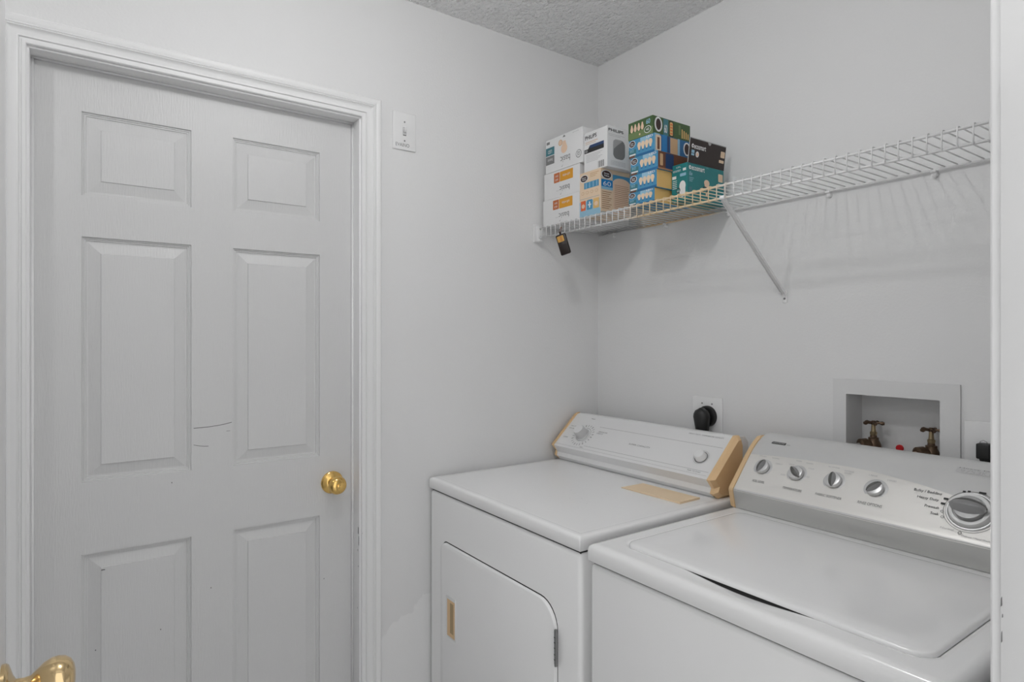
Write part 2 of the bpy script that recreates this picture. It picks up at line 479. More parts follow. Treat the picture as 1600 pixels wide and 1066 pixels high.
# ================================================================== LIGHT SWITCH
t = thing('light_switch', (0, -.8274, 1.965), 'white toggle light switch with handwriting under it, beside the door casing', 'light switch')
bm = bmesh.new(); box(bm, 0.0, .006, -.8670, -.7878, 1.965, 2.0840, bev=.003, seg=3)
f = Face(bm, (.006, 0, 0), (0, 1, 0), (0, 0, 1), 1, 1, lift=.0002)
f.rect(-.8335, 2.010, -.8225, 2.036, 1, 1); f.rect(-.8325, 2.011, -.8235, 2.035, 0, 2)
f.rect(-.8325, 2.011, -.8235, 2.0135, 1, 3)
f.text('EVAINO', -.858, 1.975, -.812, 1.986, 1, 1)
obj('wall_plate', bm, [plastic_white, print_grey], t)
bm = bmesh.new(); tube(bm, [(.004, -.828, 2.020), (.012, -.828, 2.028), (.018, -.828, 2.033)], [.0045, .0042, .0035], 12); obj('toggle', bm, plastic_white, t)
for z in (2.053, 1.994):
    bm = bmesh.new(); lathe(bm, (.006, -.828, z), (1, 0, 0), [(0, .0026), (.0008, .0026), (.001, 0)], 14); obj('screw', bm, print_grey, t)

# ================================================================== DRYER
t = thing('clothes_dryer', (.375, -.39, 0), 'white clothes dryer in the corner with slim cream-ended control panel', 'dryer')
bm = bmesh.new(); box(bm, .013, .735, -.742, -.03, .02, .8905, bev=.012, seg=4)
dr_body = obj('cabinet', bm, enamel, t)
bm = bmesh.new(); box(bm, .020, .728, -.735, -.04, .885, .900); obj('seam', bm, seam, t)
# dryer top: height field with rolled edges and a fine pressed line
def top_panel(x0, x1, y0, y1, zt, zb, zfun, nx, ny, edge=.012):
    bm = bmesh.new()
    def axis_samples(a, b, n):
        e = [a + edge*q for q in (0, .08, .3, .6, 1.0)]
        return e + [a+edge + (b-a-2*edge)*k/n for k in range(1, n)] + [b-edge*q for q in (1.0, .6, .3, .08, 0)]
    X = axis_samples(x0, x1, nx); Y = axis_samples(y0, y1, ny)
    def ez(x, y):
        d = min(x-x0, x1-x, y-y0, y1-y)
        d = max(0, min(1, d/edge))
        return zt - edge*(1-math.sqrt(max(0, 1-(1-d)**2)))
    G = [[bm.verts.new((x, y, ez(x, y) + zfun(x, y))) for y in Y] for x in X]
    for i in range(len(X)-1):
        for j in range(len(Y)-1): bm.faces.new((G[i][j], G[i+1][j], G[i+1][j+1], G[i][j+1]))
    per = [G[i][0] for i in range(len(X))] + [G[-1][j] for j in range(1, len(Y))] + [G[i][-1] for i in range(len(X)-2, -1, -1)] + [G[0][j] for j in range(len(Y)-2, 0, -1)]
    low = [bm.verts.new((v.co.x, v.co.y, zb+.003)) for v in per]
    cx, cy = (x0+x1)/2, (y0+y1)/2
    low2 = [bm.verts.new((v.co.x + (0.003 if v.co.x < cx else -.003), v.co.y + (.003 if v.co.y < cy else -.003), zb)) for v in per]
    n = len(per)
    for k in range(n):
        bm.faces.new((per[(k+1) % n], per[k], low[k], low[(k+1) % n])); bm.faces.new((low[(k+1) % n], low[k], low2[k], low2[(k+1) % n]))
    bm.faces.new(list(reversed(low2)))
    bmesh.ops.recalc_face_normals(bm, faces=bm.faces)
    return bm
def dtop(x, y):
    d = min(x-.013, .735-x, y+.745)
    return -.0010 if d > .016 else 0.0
bm = top_panel(.013, .737, -.745, -.03, .9305, .8955, lambda x, y: 0, 30, 30, edge=.010)
set_sharp(bm, 60)
# pressed line around the top and a few scratches
f = Face(bm, (0, 0, .9305), (1, 0, 0), (0, 1, 0), 1, 1, lift=.0001)
f.rect(.719, -.727, .7202, -.10, 1, 2); f.rect(.035, -.7282, .7202, -.727, 1, 2)
for k in range(26):
    cx, cy = (.40+random.random()*.16, -.60+random.random()*.17); a = random.random()*3; l = .002+.005*random.random()
    dx, dy = math.cos(a)*l, math.sin(a)*l
    f.poly([(cx-dx, cy-dy), (cx+dx, cy+dy), (cx+dx+.0006, cy+dy+.0005), (cx-dx+.0006, cy-dy+.0005)], 1, 2)
obj('top_panel', bm, [enamel_top, print_soft], t, smooth=False)
# dryer door
def rr_pts(x0, x1, z0, z1, radii, n=8):
    """radii: bl, br, tr, tl"""
    out = []
    for (cx, cz, r, t0) in ((x0+radii[0], z0+radii[0], radii[0], 180), (x1-radii[1], z0+radii[1], radii[1], 270), (x1-radii[2], z1-radii[2], radii[2], 0), (x0+radii[3], z1-radii[3], radii[3], 90)):
        for j in range(n+1):
            a = math.radians(t0+90*j/n); out.append((cx+r*math.cos(a), cz+r*math.sin(a)))
    return out
def slab_y(bm, pts, y_out, y_in, r=.004, mi=0):
    """plate facing -y with a rounded rim"""
    cx = sum(p[0] for p in pts)/len(pts); cz = sum(p[1] for p in pts)/len(pts)
    rings = []
    for (ins, y) in ((0, y_in), (0, y_out+r), (r*.3, y_out+r*.3), (r, y_out)):
        ring = []
        for k, (x, z) in enumerate(pts):
            p0 = pts[k-1]; p1 = pts[(k+1) % len(pts)]
            tx, tz = p1[0]-p0[0], p1[1]-p0[1]; L = math.hypot(tx, tz) or 1
            ring.append(bm.verts.new((x - tz/L*ins, y, z + tx/L*ins)))
        rings.append(ring)
    n = len(pts)
    for A, B in zip(rings, rings[1:]):
        for k in range(n):
            f = bm.faces.new((A[k], A[(k+1) % n], B[(k+1) % n], B[k])); f.material_index = mi
    f = bm.faces.new(rings[-1]); f.material_index = mi
    bmesh.ops.recalc_face_normals(bm, faces=bm.faces)
bm = bmesh.new()
slab_y(bm, rr_pts(.0955, .6570, .29, .7525, (.03, .06, .065, .028)), -.7425, -.735, .0015); sg = obj('door_gap', bm, seam, t)
bm = bmesh.new()
slab_y(bm, rr_pts(.0975, .6550, .292, .7490, (.03, .06, .064, .028)), -.7520, -.735, .005)
dd = obj('dryer_door', bm, enamel, t)
bm = bmesh.new()   # recessed handle: cream cup in a white surround
x0, x1, z0, z1 = .1390, .1950, .474, .600
slab_y(bm, rr_pts(x0, x1, z0, z1, (.003,)*4, 3), -.7535, -.751, .001, 0)
f = Face(bm, (0, -.7535, 0), (1, 0, 0), (0, 0, 1), 1, 1, lift=.0002)
f.rect(x0+.006, z0+.006, x1-.004, z1-.010, 1, 1)
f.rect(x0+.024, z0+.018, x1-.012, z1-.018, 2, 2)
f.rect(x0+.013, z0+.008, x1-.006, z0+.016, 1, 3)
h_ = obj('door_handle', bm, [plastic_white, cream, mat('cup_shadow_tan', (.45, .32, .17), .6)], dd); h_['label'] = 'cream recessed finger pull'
bm = bmesh.new()
lathe(bm, (.6635, -.7545, .612), (0, 0, 1), [(0, .0035), (.085, .0035)], 12)
box(bm, .656, .6615, -.7535, -.750, .614, .694)
f = Face(bm, (0, -.7583, 0), (1, 0, 0), (0, 0, 1), 1, 1, lift=.0001)
for z in (.628, .640, .655, .668, .680): f.rect(.6612, z-.001, .6662, z+.001, 1, 1)
obj('hinge', bm, [steel, seam], t)
# console
DP = [(-.216, .9310), (-.232, .9460), (-.2295, .9600), (-.246, .9850), (-.132, 1.0900), (-.120, 1.0930), (-.075, 1.0880), (-.060, 1.07), (-.060, .9310)]
bm = bmesh.new(); extrude_profile(bm, DP, .030, .702)
A = Vector((0, -.246, .985)); Bv = Vector((0, -.132, 1.09)); slope = (Bv-A).normalized()
f = Face(bm, A, (1, 0, 0), slope, 1, 1, lift=.0003)
f.rect(.185, .1122, .690, .1135, 1); f.rect(.175, .0225, .690, .0238, 1); f.rect(.03, .0100, .690, .0108, 1)
f.text('SUPER CAPACITY', .358, .0640, .448, .0695, 2)
f.text('HEAVY DUTY  COMMERCIAL QUALITY', .552, .1440, .676, .1490, 2)
f.text('REGULAR', .196, .0900, .238, .0950, 2); f.text('HEAVY', .192, .0825, .222, .0870, 2)
f.text('DELICATE', .045, .0960, .078, .1000, 2); f.text('LOW HEAT', .042, .0850, .074, .0890, 2); f.text('OFF', .047, .0420, .070, .0470, 2)
f.text('DRY', .160, .0130, .176, .0170, 2); f.text('PUSH TO START', .622, .0150, .668, .0195, 2)
f.ell(.128, .1440, .010, .0022, 2, 1, 12); f.ell(.129, .1448, .009, .0016, 0, 2, 12)
for k in range(22):                                         # tick ring round the timer
    a = math.radians(k*16.4+12)
    cx, cy = .1345+.0435*math.cos(a), .0660+.0435*math.sin(a)
    ux, uy = math.cos(a), math.sin(a); l, wd = .0045, (.0028 if k % 3 else .0045)
    f.poly([(cx-ux*l-uy*wd/2, cy-uy*l+ux*wd/2), (cx-ux*l+uy*wd/2, cy-uy*l-ux*wd/2), (cx+ux*l+uy*wd/2, cy+uy*l-ux*wd/2), (cx+ux*l-uy*wd/2, cy+uy*l+ux*wd/2)], 3, 1)
def ringdecal(f, a, b, r0, r1, mi, k, t0=0, t1=360, n=40):
    for j in range(n):
        p = [math.radians(t0+(t1-t0)*q/n) for q in (j, j+1)]
        f.poly([(a+r0*math.cos(p[0]), b+r0*math.sin(p[0])), (a+r1*math.cos(p[0]), b+r1*math.sin(p[0])), (a+r1*math.cos(p[1]), b+r1*math.sin(p[1])), (a+r0*math.cos(p[1]), b+r0*math.sin(p[1]))], mi, k)
ringdecal(f, .1345, .066, .0320, .0330, 2, 1, -60, 100)
ringdecal(f, .641, .068, .0235, .0243, 1, 1)
con = obj('control_panel', bm, [white_metal, print_soft, print_grey, print_soft], t)
nrm = Vector((1, 0, 0)).cross(slope)
def on(a, b, k=0.0): return A + Vector((a, 0, 0)) + slope*b + nrm*k
bm = bmesh.new(); lathe(bm, on(.1345, .066), nrm, [(0, .0270), (.004, .0265), (.005, .0245), (.006, .0225), (.032, .0205), (.034, .0190), (.0345, 0)], 40)
for fc in bm.faces:
    if (fc.calc_center_median()-on(.1345, .066)).dot(nrm) < .0335: fc.material_index = 1  # sides coloured greyer than the face, standing in for shade
obj('timer_knob', bm, [white_metal, mat('knob_side_shade', .56, .4)], con)
bm = bmesh.new(); lathe(bm, on(.641, .068), nrm, [(0, .0205), (.0015, .0205), (.0016, .0175), (.016, .0155), (.018, .0135), (.0185, 0)], 36)
for fc in bm.faces:
    if fc.calc_center_median().length and max((v.co-on(.641, .068)).dot(nrm) for v in fc.verts) < .0017: fc.material_index = 1
obj('start_knob', bm, [white_metal, print_grey], con)
# yellowed end caps
def cap(prof_in, prof_out, xi, xo, nm, par):
    bm = bmesh.new()
    a = [bm.verts.new((xi, y, z)) for y, z in prof_in]; b = [bm.verts.new((xo, y, z)) for y, z in prof_out]; n = len(a)
    for k in range(n): bm.faces.new((a[k], a[(k+1) % n], b[(k+1) % n], b[k]))
    bm.faces.new(a); bm.faces.new(b)
    bmesh.ops.recalc_face_normals(bm, faces=bm.faces)
    return bm
CP = [(-.2160, .9308), (-.2380, .9460), (-.2325, .9610), (-.2535, .9860), (-.1340, 1.0965), (-.1200, 1.0970), (-.1120, 1.0800), (-.1120, .9308)]
def shrink(P_, d, cy=-.16, cz=1.0):
    out = []
    for y, z in P_:
        v = Vector((y-cy, z-cz)); L = v.length; v *= (L-d)/L; out.append((cy+v.x, max(.9308, cz+v.y)))
    return out
bm = cap(CP, CP, .702, .713, 0, 0)
b2 = cap(CP, shrink(CP, .012), .713, .723, 0, 0)
me_ = bpy.data.meshes.new('tmp'); b2.to_mesh(me_); b2.free(); bm.from_mesh(me_); bpy.data.meshes.remove(me_)
f = Face(bm, (0, -.2160, .9308), (1, 0, 0), (0, -.022, .0152), 1, 1, lift=.0004)
f.ell(.7065, .011, .0028, .0028, 1, 2, 10)
obj('end_cap', bm, [cream, seam], t, smooth=False)['label'] = 'yellowed cream end cap'
bm = cap(CP, shrink(CP, .006), .030, .018, 0, 0)
f = Face(bm, (0, -.2160, .9308), (1, 0, 0), (0, -.022, .0152), 1, 1, lift=.0004)
f.ell(.0245, .011, .0022, .0022, 1, 2, 10)
obj('end_cap', bm, [cream, seam], t, smooth=False)['label'] = 'yellowed cream end cap'
for (x, y) in ((.05, -.70), (.70, -.70), (.05, -.08), (.70, -.08)):
    bm = bmesh.new(); lathe(bm, (x, y, 0), (0, 0, 1), [(0, .02), (.008, .02), (.010, .008), (.025, .008)], 16); obj('levelling_foot', bm, seam, t)

# kraft card lying on the dryer
bm = bmesh.new()
pts = [(.4712, -.3475), (.6885, -.3463), (.6880, -.2630), (.6650, -.2545), (.4735, -.2567)]
lo = [bm.verts.new((x, y, .9309)) for x, y in pts]; hi = [bm.verts.new((x, y, .9330+(.0035 if 1 <= i <= 2 else 0))) for i, (x, y) in enumerate(pts)]
n = len(pts)
for k in range(n): bm.faces.new((lo[k], lo[(k+1) % n], hi[(k+1) % n], hi[k]))
bm.faces.new(list(reversed(lo))); bm.faces.new(hi)
bmesh.ops.recalc_face_normals(bm, faces=bm.faces)
tag(obj('card', bm, kraft, smooth=False), 'tan kraft paper card lying flat on the dryer top in front of its control panel', 'card')

# ================================================================== WASHER
WX0, WX1 = .7795, 1.4560
t = thing('washing_machine', ((WX0+WX1)/2, -.40, 0), 'white top-loading washing machine with silver five-knob control panel', 'washing machine')
bm = bmesh.new(); box(bm, WX0+.001, WX1-.001, -.755, -.03, .02, .8880, bev=.010, seg=4); obj('cabinet', bm, enamel, t)
bm = bmesh.new(); box(bm, WX0+.008, WX1-.008, -.748, -.04, .884, .897); obj('seam', bm, seam, t)
LX0, LX1, LY0, LY1 = .8290, 1.4100, -.7020, -.2900       # lid
def wtop(x, y):
    z = 0.0
    # finger dip in front of the lid
    if .985 < x < 1.262 and y < -.66:
        u = (x-.985)/.277; b = math.sin(math.pi*u)**1.3
        v = (y+.757)/.055
        s = max(0, min(1, v)); s = s*s*(3-2*s)
        z -= .008*b*s
    # shallow tray under the lid
    qx = abs(x-(LX0+LX1)/2)-(LX1-LX0)/2+.030; qy = abs(y-(LY0+LY1)/2)-(LY1-LY0)/2+.030
    d = .030 - math.hypot(max(qx, 0), max(qy, 0)) - min(max(qx, qy), 0)
    if d > -.004: z -= min(.007, (d+.004)*1.2)
    return z
bm = top_panel(WX0, WX1, -.760, -.03, .9320, .8930, wtop, 150, 150, edge=.014)
set_sharp(bm, 70)
obj('top_deck', bm, enamel, t, smooth=False)
def rrp(x0, x1, y0, y1, r, n=8, ins=0):
    out = []
    x0 += ins; x1 -= ins; y0 += ins; y1 -= ins; r = max(.002, r-ins)
    for cx, cy, t0 in ((x0+r, y0+r, 180), (x1-r, y0+r, 270), (x1-r, y1-r, 0), (x0+r, y1-r, 90)):
        for j in range(n+1):
            a = math.radians(t0+90*j/n); out.append((cx+r*math.cos(a), cy+r*math.sin(a)))
    return out
bm = bmesh.new(); rings = []
for ins, z in ((.004, .9265), (0, .9285), (0, .9315), (.0015, .9345), (.005, .9362), (.012, .9370), (.040, .9372), (.075, .9366)):
    rings.append([bm.verts.new((x, y, z)) for x, y in rrp(LX0, LX1, LY0, LY1, .030, ins=ins)])
n = len(rings[0])
for A_, B_ in zip(rings, rings[1:]):
    for k in range(n): bm.faces.new((A_[k], A_[(k+1) % n], B_[(k+1) % n], B_[k]))
bm.faces.new(rings[-1]); bm.faces.new(list(reversed(rings[0])))
bmesh.ops.recalc_face_normals(bm, faces=bm.faces)
lid = obj('lid', bm, enamel, t)
bm = bmesh.new()
box(bm, LX0+.01, LX1-.01, -.699, -.50, .912, .9250); obj('lid_gap_shade', bm, seam, lid)  # near-black block standing in for shade in the gap under the lid
# console: deck rim, curved silver face, inlay
WPF = [(-.2590, .9330), (-.2700, .9780), (-.2690, .9830)]
import_pts = [(-.2690, .9830), (-.2480, 1.0060), (-.2250, 1.0320), (-.2020, 1.0575), (-.1800, 1.0790), (-.1600, 1.0945), (-.1400, 1.1060), (-.1200, 1.1130), (-.100, 1.1150), (-.07, 1.108), (-.045, 1.09)]
WPROF = [(-.2590, .9330), (-.2695, .9760)] + import_pts + [(-.045, .9330)]
bm = bmesh.new(); extrude_profile(bm, WPROF, .7975, 1.4385)
set_sharp(bm, 22)
for fc in bm.faces:
    c = fc.calc_center_median()
    if c.z < .98 and c.y < -.2 and abs(fc.normal.y) > .5: fc.material_index = 1
A2 = Vector((0, -.268, .978)); B2 = Vector((0, -.185, 1.078)); sl2 = (B2-A2).normalized(); n2 = Vector((1, 0, 0)).cross(sl2)
L2 = (B2-A2).length
# curved-surface decal mapping: t (distance along face from the nose) -> y,z on the profile
FP = [Vector((0, y, z)) for y, z in [(-.2695, .9760)] + import_pts]
cum = [0]
for p, q in zip(FP, FP[1:]): cum.append(cum[-1]+(q-p).length)
def onc(x, tt, k=0.0):
    tt = max(0, tt)
    for i in range(len(FP)-1):
        if tt <= cum[i+1] or i == len(FP)-2:
            d = (FP[i+1]-FP[i]); s = (tt-cum[i])/d.length
            nn = Vector((1, 0, 0)).cross(d.normalized())
            p = FP[i]+d*s
            return Vector((x, p.y, p.z)) + nn*k
class Curved(Face):
    def __init__(s, bm): s.bm = bm; s.W = s.H = 1.0; s.lift = .0003; s.k = 1; s.n = n2; s.cnt = 0
    def pt(s, a, b, k): return onc(a, b, s.lift*k + s.cnt*3e-6)
# inlay: darker brushed panel with an arched upper edge
arc = [(.7985, .1190), (.85, .1235), (.90, .1268), (.95, .1287), (1.0, .1297), (1.05, .1300), (1.10, .1285), (1.147, .1232), (1.20, .1165), (1.262, .1050), (1.32, .0900), (1.38, .072), (1.437, .052)]
def arc_t(x):
    for (a, ta), (b, tb) in zip(arc, arc[1:]):
        if x <= b: return ta+(tb-ta)*(x-a)/(b-a)
    return arc[-1][1]
N = 64
prev = None
f = Curved(bm)
for i in range(N+1):
    x = .7985 + (1.4375-.7985)*i/N; T_ = arc_t(x)
    col = [bm.verts.new(onc(x, tt, .0004)) for tt in [.004+(T_-.004)*q/14 for q in range(15)]]
    if prev:
        for k in range(len(col)-1):
            q = (prev[k], col[k], col[k+1], prev[k+1])
            if (q[2].co-q[1].co).length < 1e-6 and (q[3].co-q[0].co).length < 1e-6: continue
            fc = bm.faces.new(q); fc.material_index = 2; fc.smooth = True; fc.normal_update()
            if fc.normal.dot(n2) < 0: fc.normal_flip()
    prev = col
f.lift = .0006
f.text('SOIL LEVEL', .838, .0395, .872, .0460, 3)
f.text('TEMPERATURE', .921, .0375, .970, .0440, 3)
f.text('FABRIC SOFTENER', 1.003, .0395, 1.063, .0460, 3)
f.text('RINSE OPTIONS', 1.098, .0410, 1.148, .0480, 3)
f.text('Bulky / Bedding', 1.196, .0965, 1.2475, .1045, 3, bold=True)
f.text('Heavy Duty', 1.206, .0815, 1.2455, .0890, 3, bold=True)
f.text('Prewash', 1.224, .0655, 1.2500, .0715, 3, bold=True)
f.text('Soak', 1.238, .0515, 1.2530, .0575, 3, bold=True)
f.text('Normal', 1.262, .0250, 1.285, .0295, 4)
f.text('Delicate / Hand Wash', 1.300, .0175, 1.345, .0215, 4)
for cx, labs in ((.850, (('EXTRA LIGHT', -.024, .118, .020), ('NORMAL', .012, .118, .020), ('HEAVY', .028, .103, .019))),
                 (.939, (('HOT', -.026, .108, .012), ('WARM', -.014, .122, .014), ('WARM', .012, .120, .018), ('COLD', .024, .106, .014), ('COLD', .022, .082, .013), ('COLD', -.036, .075, .012))),
                 (1.031, (('NO SOFTENER', -.024, .121, .026), ('SOFTENER', .014, .117, .022), ('ADDED', .016, .111, .016))),
                 (1.122, (('1 RINSE', -.022, .117, .018), ('2 RINSES', .018, .112, .018)))):
    for s_, dx, tt, wd in labs: f.text(s_, cx+dx, tt-.0018, cx+dx+wd, tt+.0018, 4)
f.lift = .0006
# trade plate and sticker above the inlay
f.poly([(.836, .1655), (.8755, .1655), (.8745, .1745), (.8375, .1745)], 5, 1)
f.lift = .0010; f.text('KENMORE', .8395, .1670, .8725, .1728, 0, 1); f.text('500', .880, .1660, .888, .1690, 3, 1)
f.lift = .0006
f.rrect(1.254, .1640, 1.420, .1820, 6, 1, r=.004)
f.lift = .0010
f.text('Heavy Duty', 1.258, .1770, 1.330, .1812, 3, 1)
for k, (a, s_) in enumerate(((1.262, '9'), (1.272, '/'), (1.280, '5'), (1.290, '3'), (1.300, 'K'), (1.312, '8'))): f.text(s_, a, .1655, a+.008, .1755, 4, 1)
ringdecal(f, 1.3030, .0740, .0455, .0463, 3, 1, 0, 360, 48)
for dx, dt, s1 in ((-.046, .018, .004), (-.0485, .006, .004), (-.020, .042, .0025), (-.012, .044, .0025), (.010, .046, .006)):
    f.rect(1.303+dx-s1, .074+dt-.0022, 1.303+dx+s1, .074+dt+.0022, 5, 2)
ringdecal(f, 1.2570, .0620, .0020, .0030, 3, 2, n=12); ringdecal(f, 1.2600, .0500, .0020, .0030, 3, 2, n=12); ringdecal(f, 1.2960, .0235, .0022, .0034, 3, 2, n=12)
con = obj('control_panel', bm, [silver, mat('steel_band', (.58, .58, .565), .36, .5), silver_warm, print_grey, print_soft, print_dark, mat('clear_sticker', .66, .25)], t, smooth=False)
con['label'] = 'silver console with dials'
def grip_knob(cx, ct, rot, s=1.0, nm='selector_knob'):
    """flat chrome disc with a raised, faceted dark grip across it"""
    o = onc(cx, ct); d = n2 if ct < .11 else n2
    bm = bmesh.new()
    lathe(bm, o-d*.001, d, [(0, .0250*s), (.0016, .0250*s), (.0020, .0238*s), (.0020, .0185*s)], 44, mi=2, cap=False)
    lathe(bm, o, d, [(0, .0172*s), (.0030, .0172*s)], 40, mi=1)
    lathe(bm, o+d*.003, d, [(0, .0182*s), (.006, .0182*s), (.0085, .0168*s), (.0092, .0140*s), (.0092, 0)], 44, mi=0)
    k = obj(nm, bm, [chrome, seam, pale_ring], con)
    bm = bmesh.new()
    up = sl2; rt = Vector((1, 0, 0)); a = math.radians(rot)
    L_ = rt*math.cos(a) + up*math.sin(a); S_ = d.cross(L_)
    def P_(l, s_, h): return bm.verts.new(o + L_*l*s + S_*s_*s + d*h*s)
    nn = 9; rows_ = []
    for i in range(nn):
        u = -1+2*i/(nn-1); l = .0178*u; wd = .0075*math.sqrt(max(.03, 1-u*u*.93)); hgt = .0085/s + .0135*math.sqrt(max(.05, 1-u*u*.85))
        rows_.append([P_(l, -wd*1.25, .0088/s), P_(l, -wd*.85, hgt*.72+.002), P_(l, -wd*.38, hgt), P_(l, wd*.38, hgt), P_(l, wd*.85, hgt*.72+.002), P_(l, wd*1.25, .0088/s)])
    for A_, B_ in zip(rows_, rows_[1:]):
        for q in range(5):
            fc = bm.faces.new((A_[q], B_[q], B_[q+1], A_[q+1])); fc.material_index = 1 if q < 2 else 0
    bm.faces.new(list(reversed(rows_[0]))); bm.faces.new(rows_[-1])
    bmesh.ops.recalc_face_normals(bm, faces=bm.faces)
    obj('grip', bm, [dark_knob, mid_knob], k)['label'] = 'dark grey grip'
for cx, rot in ((.8500, 75), (.9410, 140), (1.0320, 100), (1.1235, 48)): grip_knob(cx, .0840, rot)
# main dial
o = onc(1.3030, .0740)
bm = bmesh.new()
lathe(bm, o-n2*.002, n2, [(0, .0425), (.004, .0425), (.0065, .0405), (.0065, .0385), (.0035, .0375), (.0035, .030)], 60, mi=1, cap=False)
lathe(bm, o, n2, [(.001, .0375), (.010, .0360), (.0125, .0340), (.0125, .0285), (.0105, .0275), (.0105, 0)], 60, mi=0)
k = obj('cycle_dial', bm, [silver, chrome], con)
bm = bmesh.new()
lathe(bm, o+n2*.0105, n2, [(0, .0262), (.007, .0262), (.010, .0245), (.0105, 0)], 48, mi=0)
k2 = obj('dial_hub', bm, [mat('dial_grey', .33, .3, .3)], k)
bm = bmesh.new(); rows_ = []
for i in range(13):
    u = -1+2*i/12; l = .031*u; wd = .0125*math.sqrt(max(.03, 1-u*u*.96)); hgt = .020+.016*math.sqrt(max(.04, 1-u*u*.9))
    def Q(s_, h): return bm.verts.new(o + Vector((1, 0, 0))*l + sl2*s_ + n2*h)
    rows_.append([Q(-wd*1.3, .0185), Q(-wd*.7, hgt*.86), Q(-wd*.3, hgt), Q(wd*.5, hgt), Q(wd*1.1, hgt*.85), Q(wd*1.5, .0185)])
for A_, B_ in zip(rows_, rows_[1:]):
    for q in range(5):
        fc = bm.faces.new((A_[q], B_[q], B_[q+1], A_[q+1])); fc.material_index = 1 if q < 3 else 0
bm.faces.new(list(reversed(rows_[0]))); bm.faces.new(rows_[-1])
bmesh.ops.recalc_face_normals(bm, faces=bm.faces)
obj('grip', bm, [dark_knob, mid_knob], k)['label'] = 'dark grey grip'
WC = [(-.2620, .9328), (-.2660, .9450), (-.2730, .9790), (-.2710, .9850), (-.2500, 1.0085), (-.2270, 1.0345), (-.2040, 1.0600), (-.1820, 1.0815), (-.1620, 1.0975), (-.1420, 1.1095), (-.1340, 1.1110), (-.1150, 1.1050), (-.0900, 1.10), (-.050, 1.08), (-.045, .9328)]
for (xi, xo) in ((.7980, .7835), (1.4380, 1.4525)):
    bm = cap(WC, shrink(WC, .004, -.15, 1.0), xi, xo, 0, 0)
    o_ = obj('end_cap', bm, cream, t, smooth=False); o_['label'] = 'yellowed cream end cap'
for (x, y) in ((.82, -.71), (1.42, -.71), (.82, -.08), (1.42, -.08)):
    bm = bmesh.new(); lathe(bm, (x, y, 0), (0, 0, 1), [(0, .02), (.008, .02), (.010, .008), (.025, .008)], 16); obj('levelling_foot', bm, seam, t)

# ================================================================== WIRE SHELF
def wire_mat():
    m = bpy.data.materials.new('white_vinyl_wire_partly_cream'); m.use_nodes = True
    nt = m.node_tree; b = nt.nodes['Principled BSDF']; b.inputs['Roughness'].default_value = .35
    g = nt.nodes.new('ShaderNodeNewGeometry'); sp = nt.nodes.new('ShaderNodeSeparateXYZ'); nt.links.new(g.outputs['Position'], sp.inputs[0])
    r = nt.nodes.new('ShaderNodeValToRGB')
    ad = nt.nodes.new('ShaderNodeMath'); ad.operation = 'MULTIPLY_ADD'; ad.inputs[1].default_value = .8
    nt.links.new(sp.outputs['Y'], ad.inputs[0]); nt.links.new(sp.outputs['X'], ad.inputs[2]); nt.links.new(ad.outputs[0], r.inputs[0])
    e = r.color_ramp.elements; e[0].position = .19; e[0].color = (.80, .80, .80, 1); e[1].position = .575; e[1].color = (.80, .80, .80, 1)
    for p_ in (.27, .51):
        q = e.new(p_); q.color = (.80, .62, .40, 1)  # cream along one stretch of the wires, white on both sides of it
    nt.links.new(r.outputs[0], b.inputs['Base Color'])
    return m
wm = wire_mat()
SX0, SX1 = .022, 1.545
t = thing('wire_shelf', ((SX0+SX1)/2, -.15, 1.737), 'long white wire shelf on the back wall above washer and dryer', 'shelf')
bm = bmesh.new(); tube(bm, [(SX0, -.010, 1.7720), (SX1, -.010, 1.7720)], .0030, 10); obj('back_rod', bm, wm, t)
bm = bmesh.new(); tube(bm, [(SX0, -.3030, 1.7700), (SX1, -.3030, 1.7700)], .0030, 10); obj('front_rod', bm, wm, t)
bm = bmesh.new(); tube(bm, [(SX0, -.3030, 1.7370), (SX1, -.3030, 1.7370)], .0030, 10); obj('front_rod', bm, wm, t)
bm = bmesh.new()
k = 0
x = 1.2574 - .0254*48
while x < SX1-.005:
    if x > SX0+.003:
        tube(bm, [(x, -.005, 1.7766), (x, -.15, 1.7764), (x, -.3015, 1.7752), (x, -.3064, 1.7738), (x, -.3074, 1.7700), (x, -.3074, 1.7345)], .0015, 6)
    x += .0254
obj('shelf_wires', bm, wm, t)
for x in (.0984, .3466, .5967, .9103, 1.1603, 1.41):
    bm = bmesh.new(); box(bm, x-.006, x+.006, -.016, -.0005, 1.766, 1.7735, bev=.002); lathe(bm, (x, -.0005, 1.762), (0, -1, 0), [(0, .007), (.010, .006), (.013, .003), (.0135, 0)], 16)
    obj('wall_clip', bm, plastic_white, t)
bm = bmesh.new()
box(bm, .0005, .0045, -.3190, -.2800, 1.7225, 1.7900, bev=.0015); box(bm, .0040, .0215, -.3130, -.2930, 1.7250, 1.7800, bev=.003)
box(bm, .018, .028, -.3120, -.2960, 1.7230, 1.7330, bev=.002)
o_ = obj('end_bracket', bm, plastic_white, t)
bm = bmesh.new()
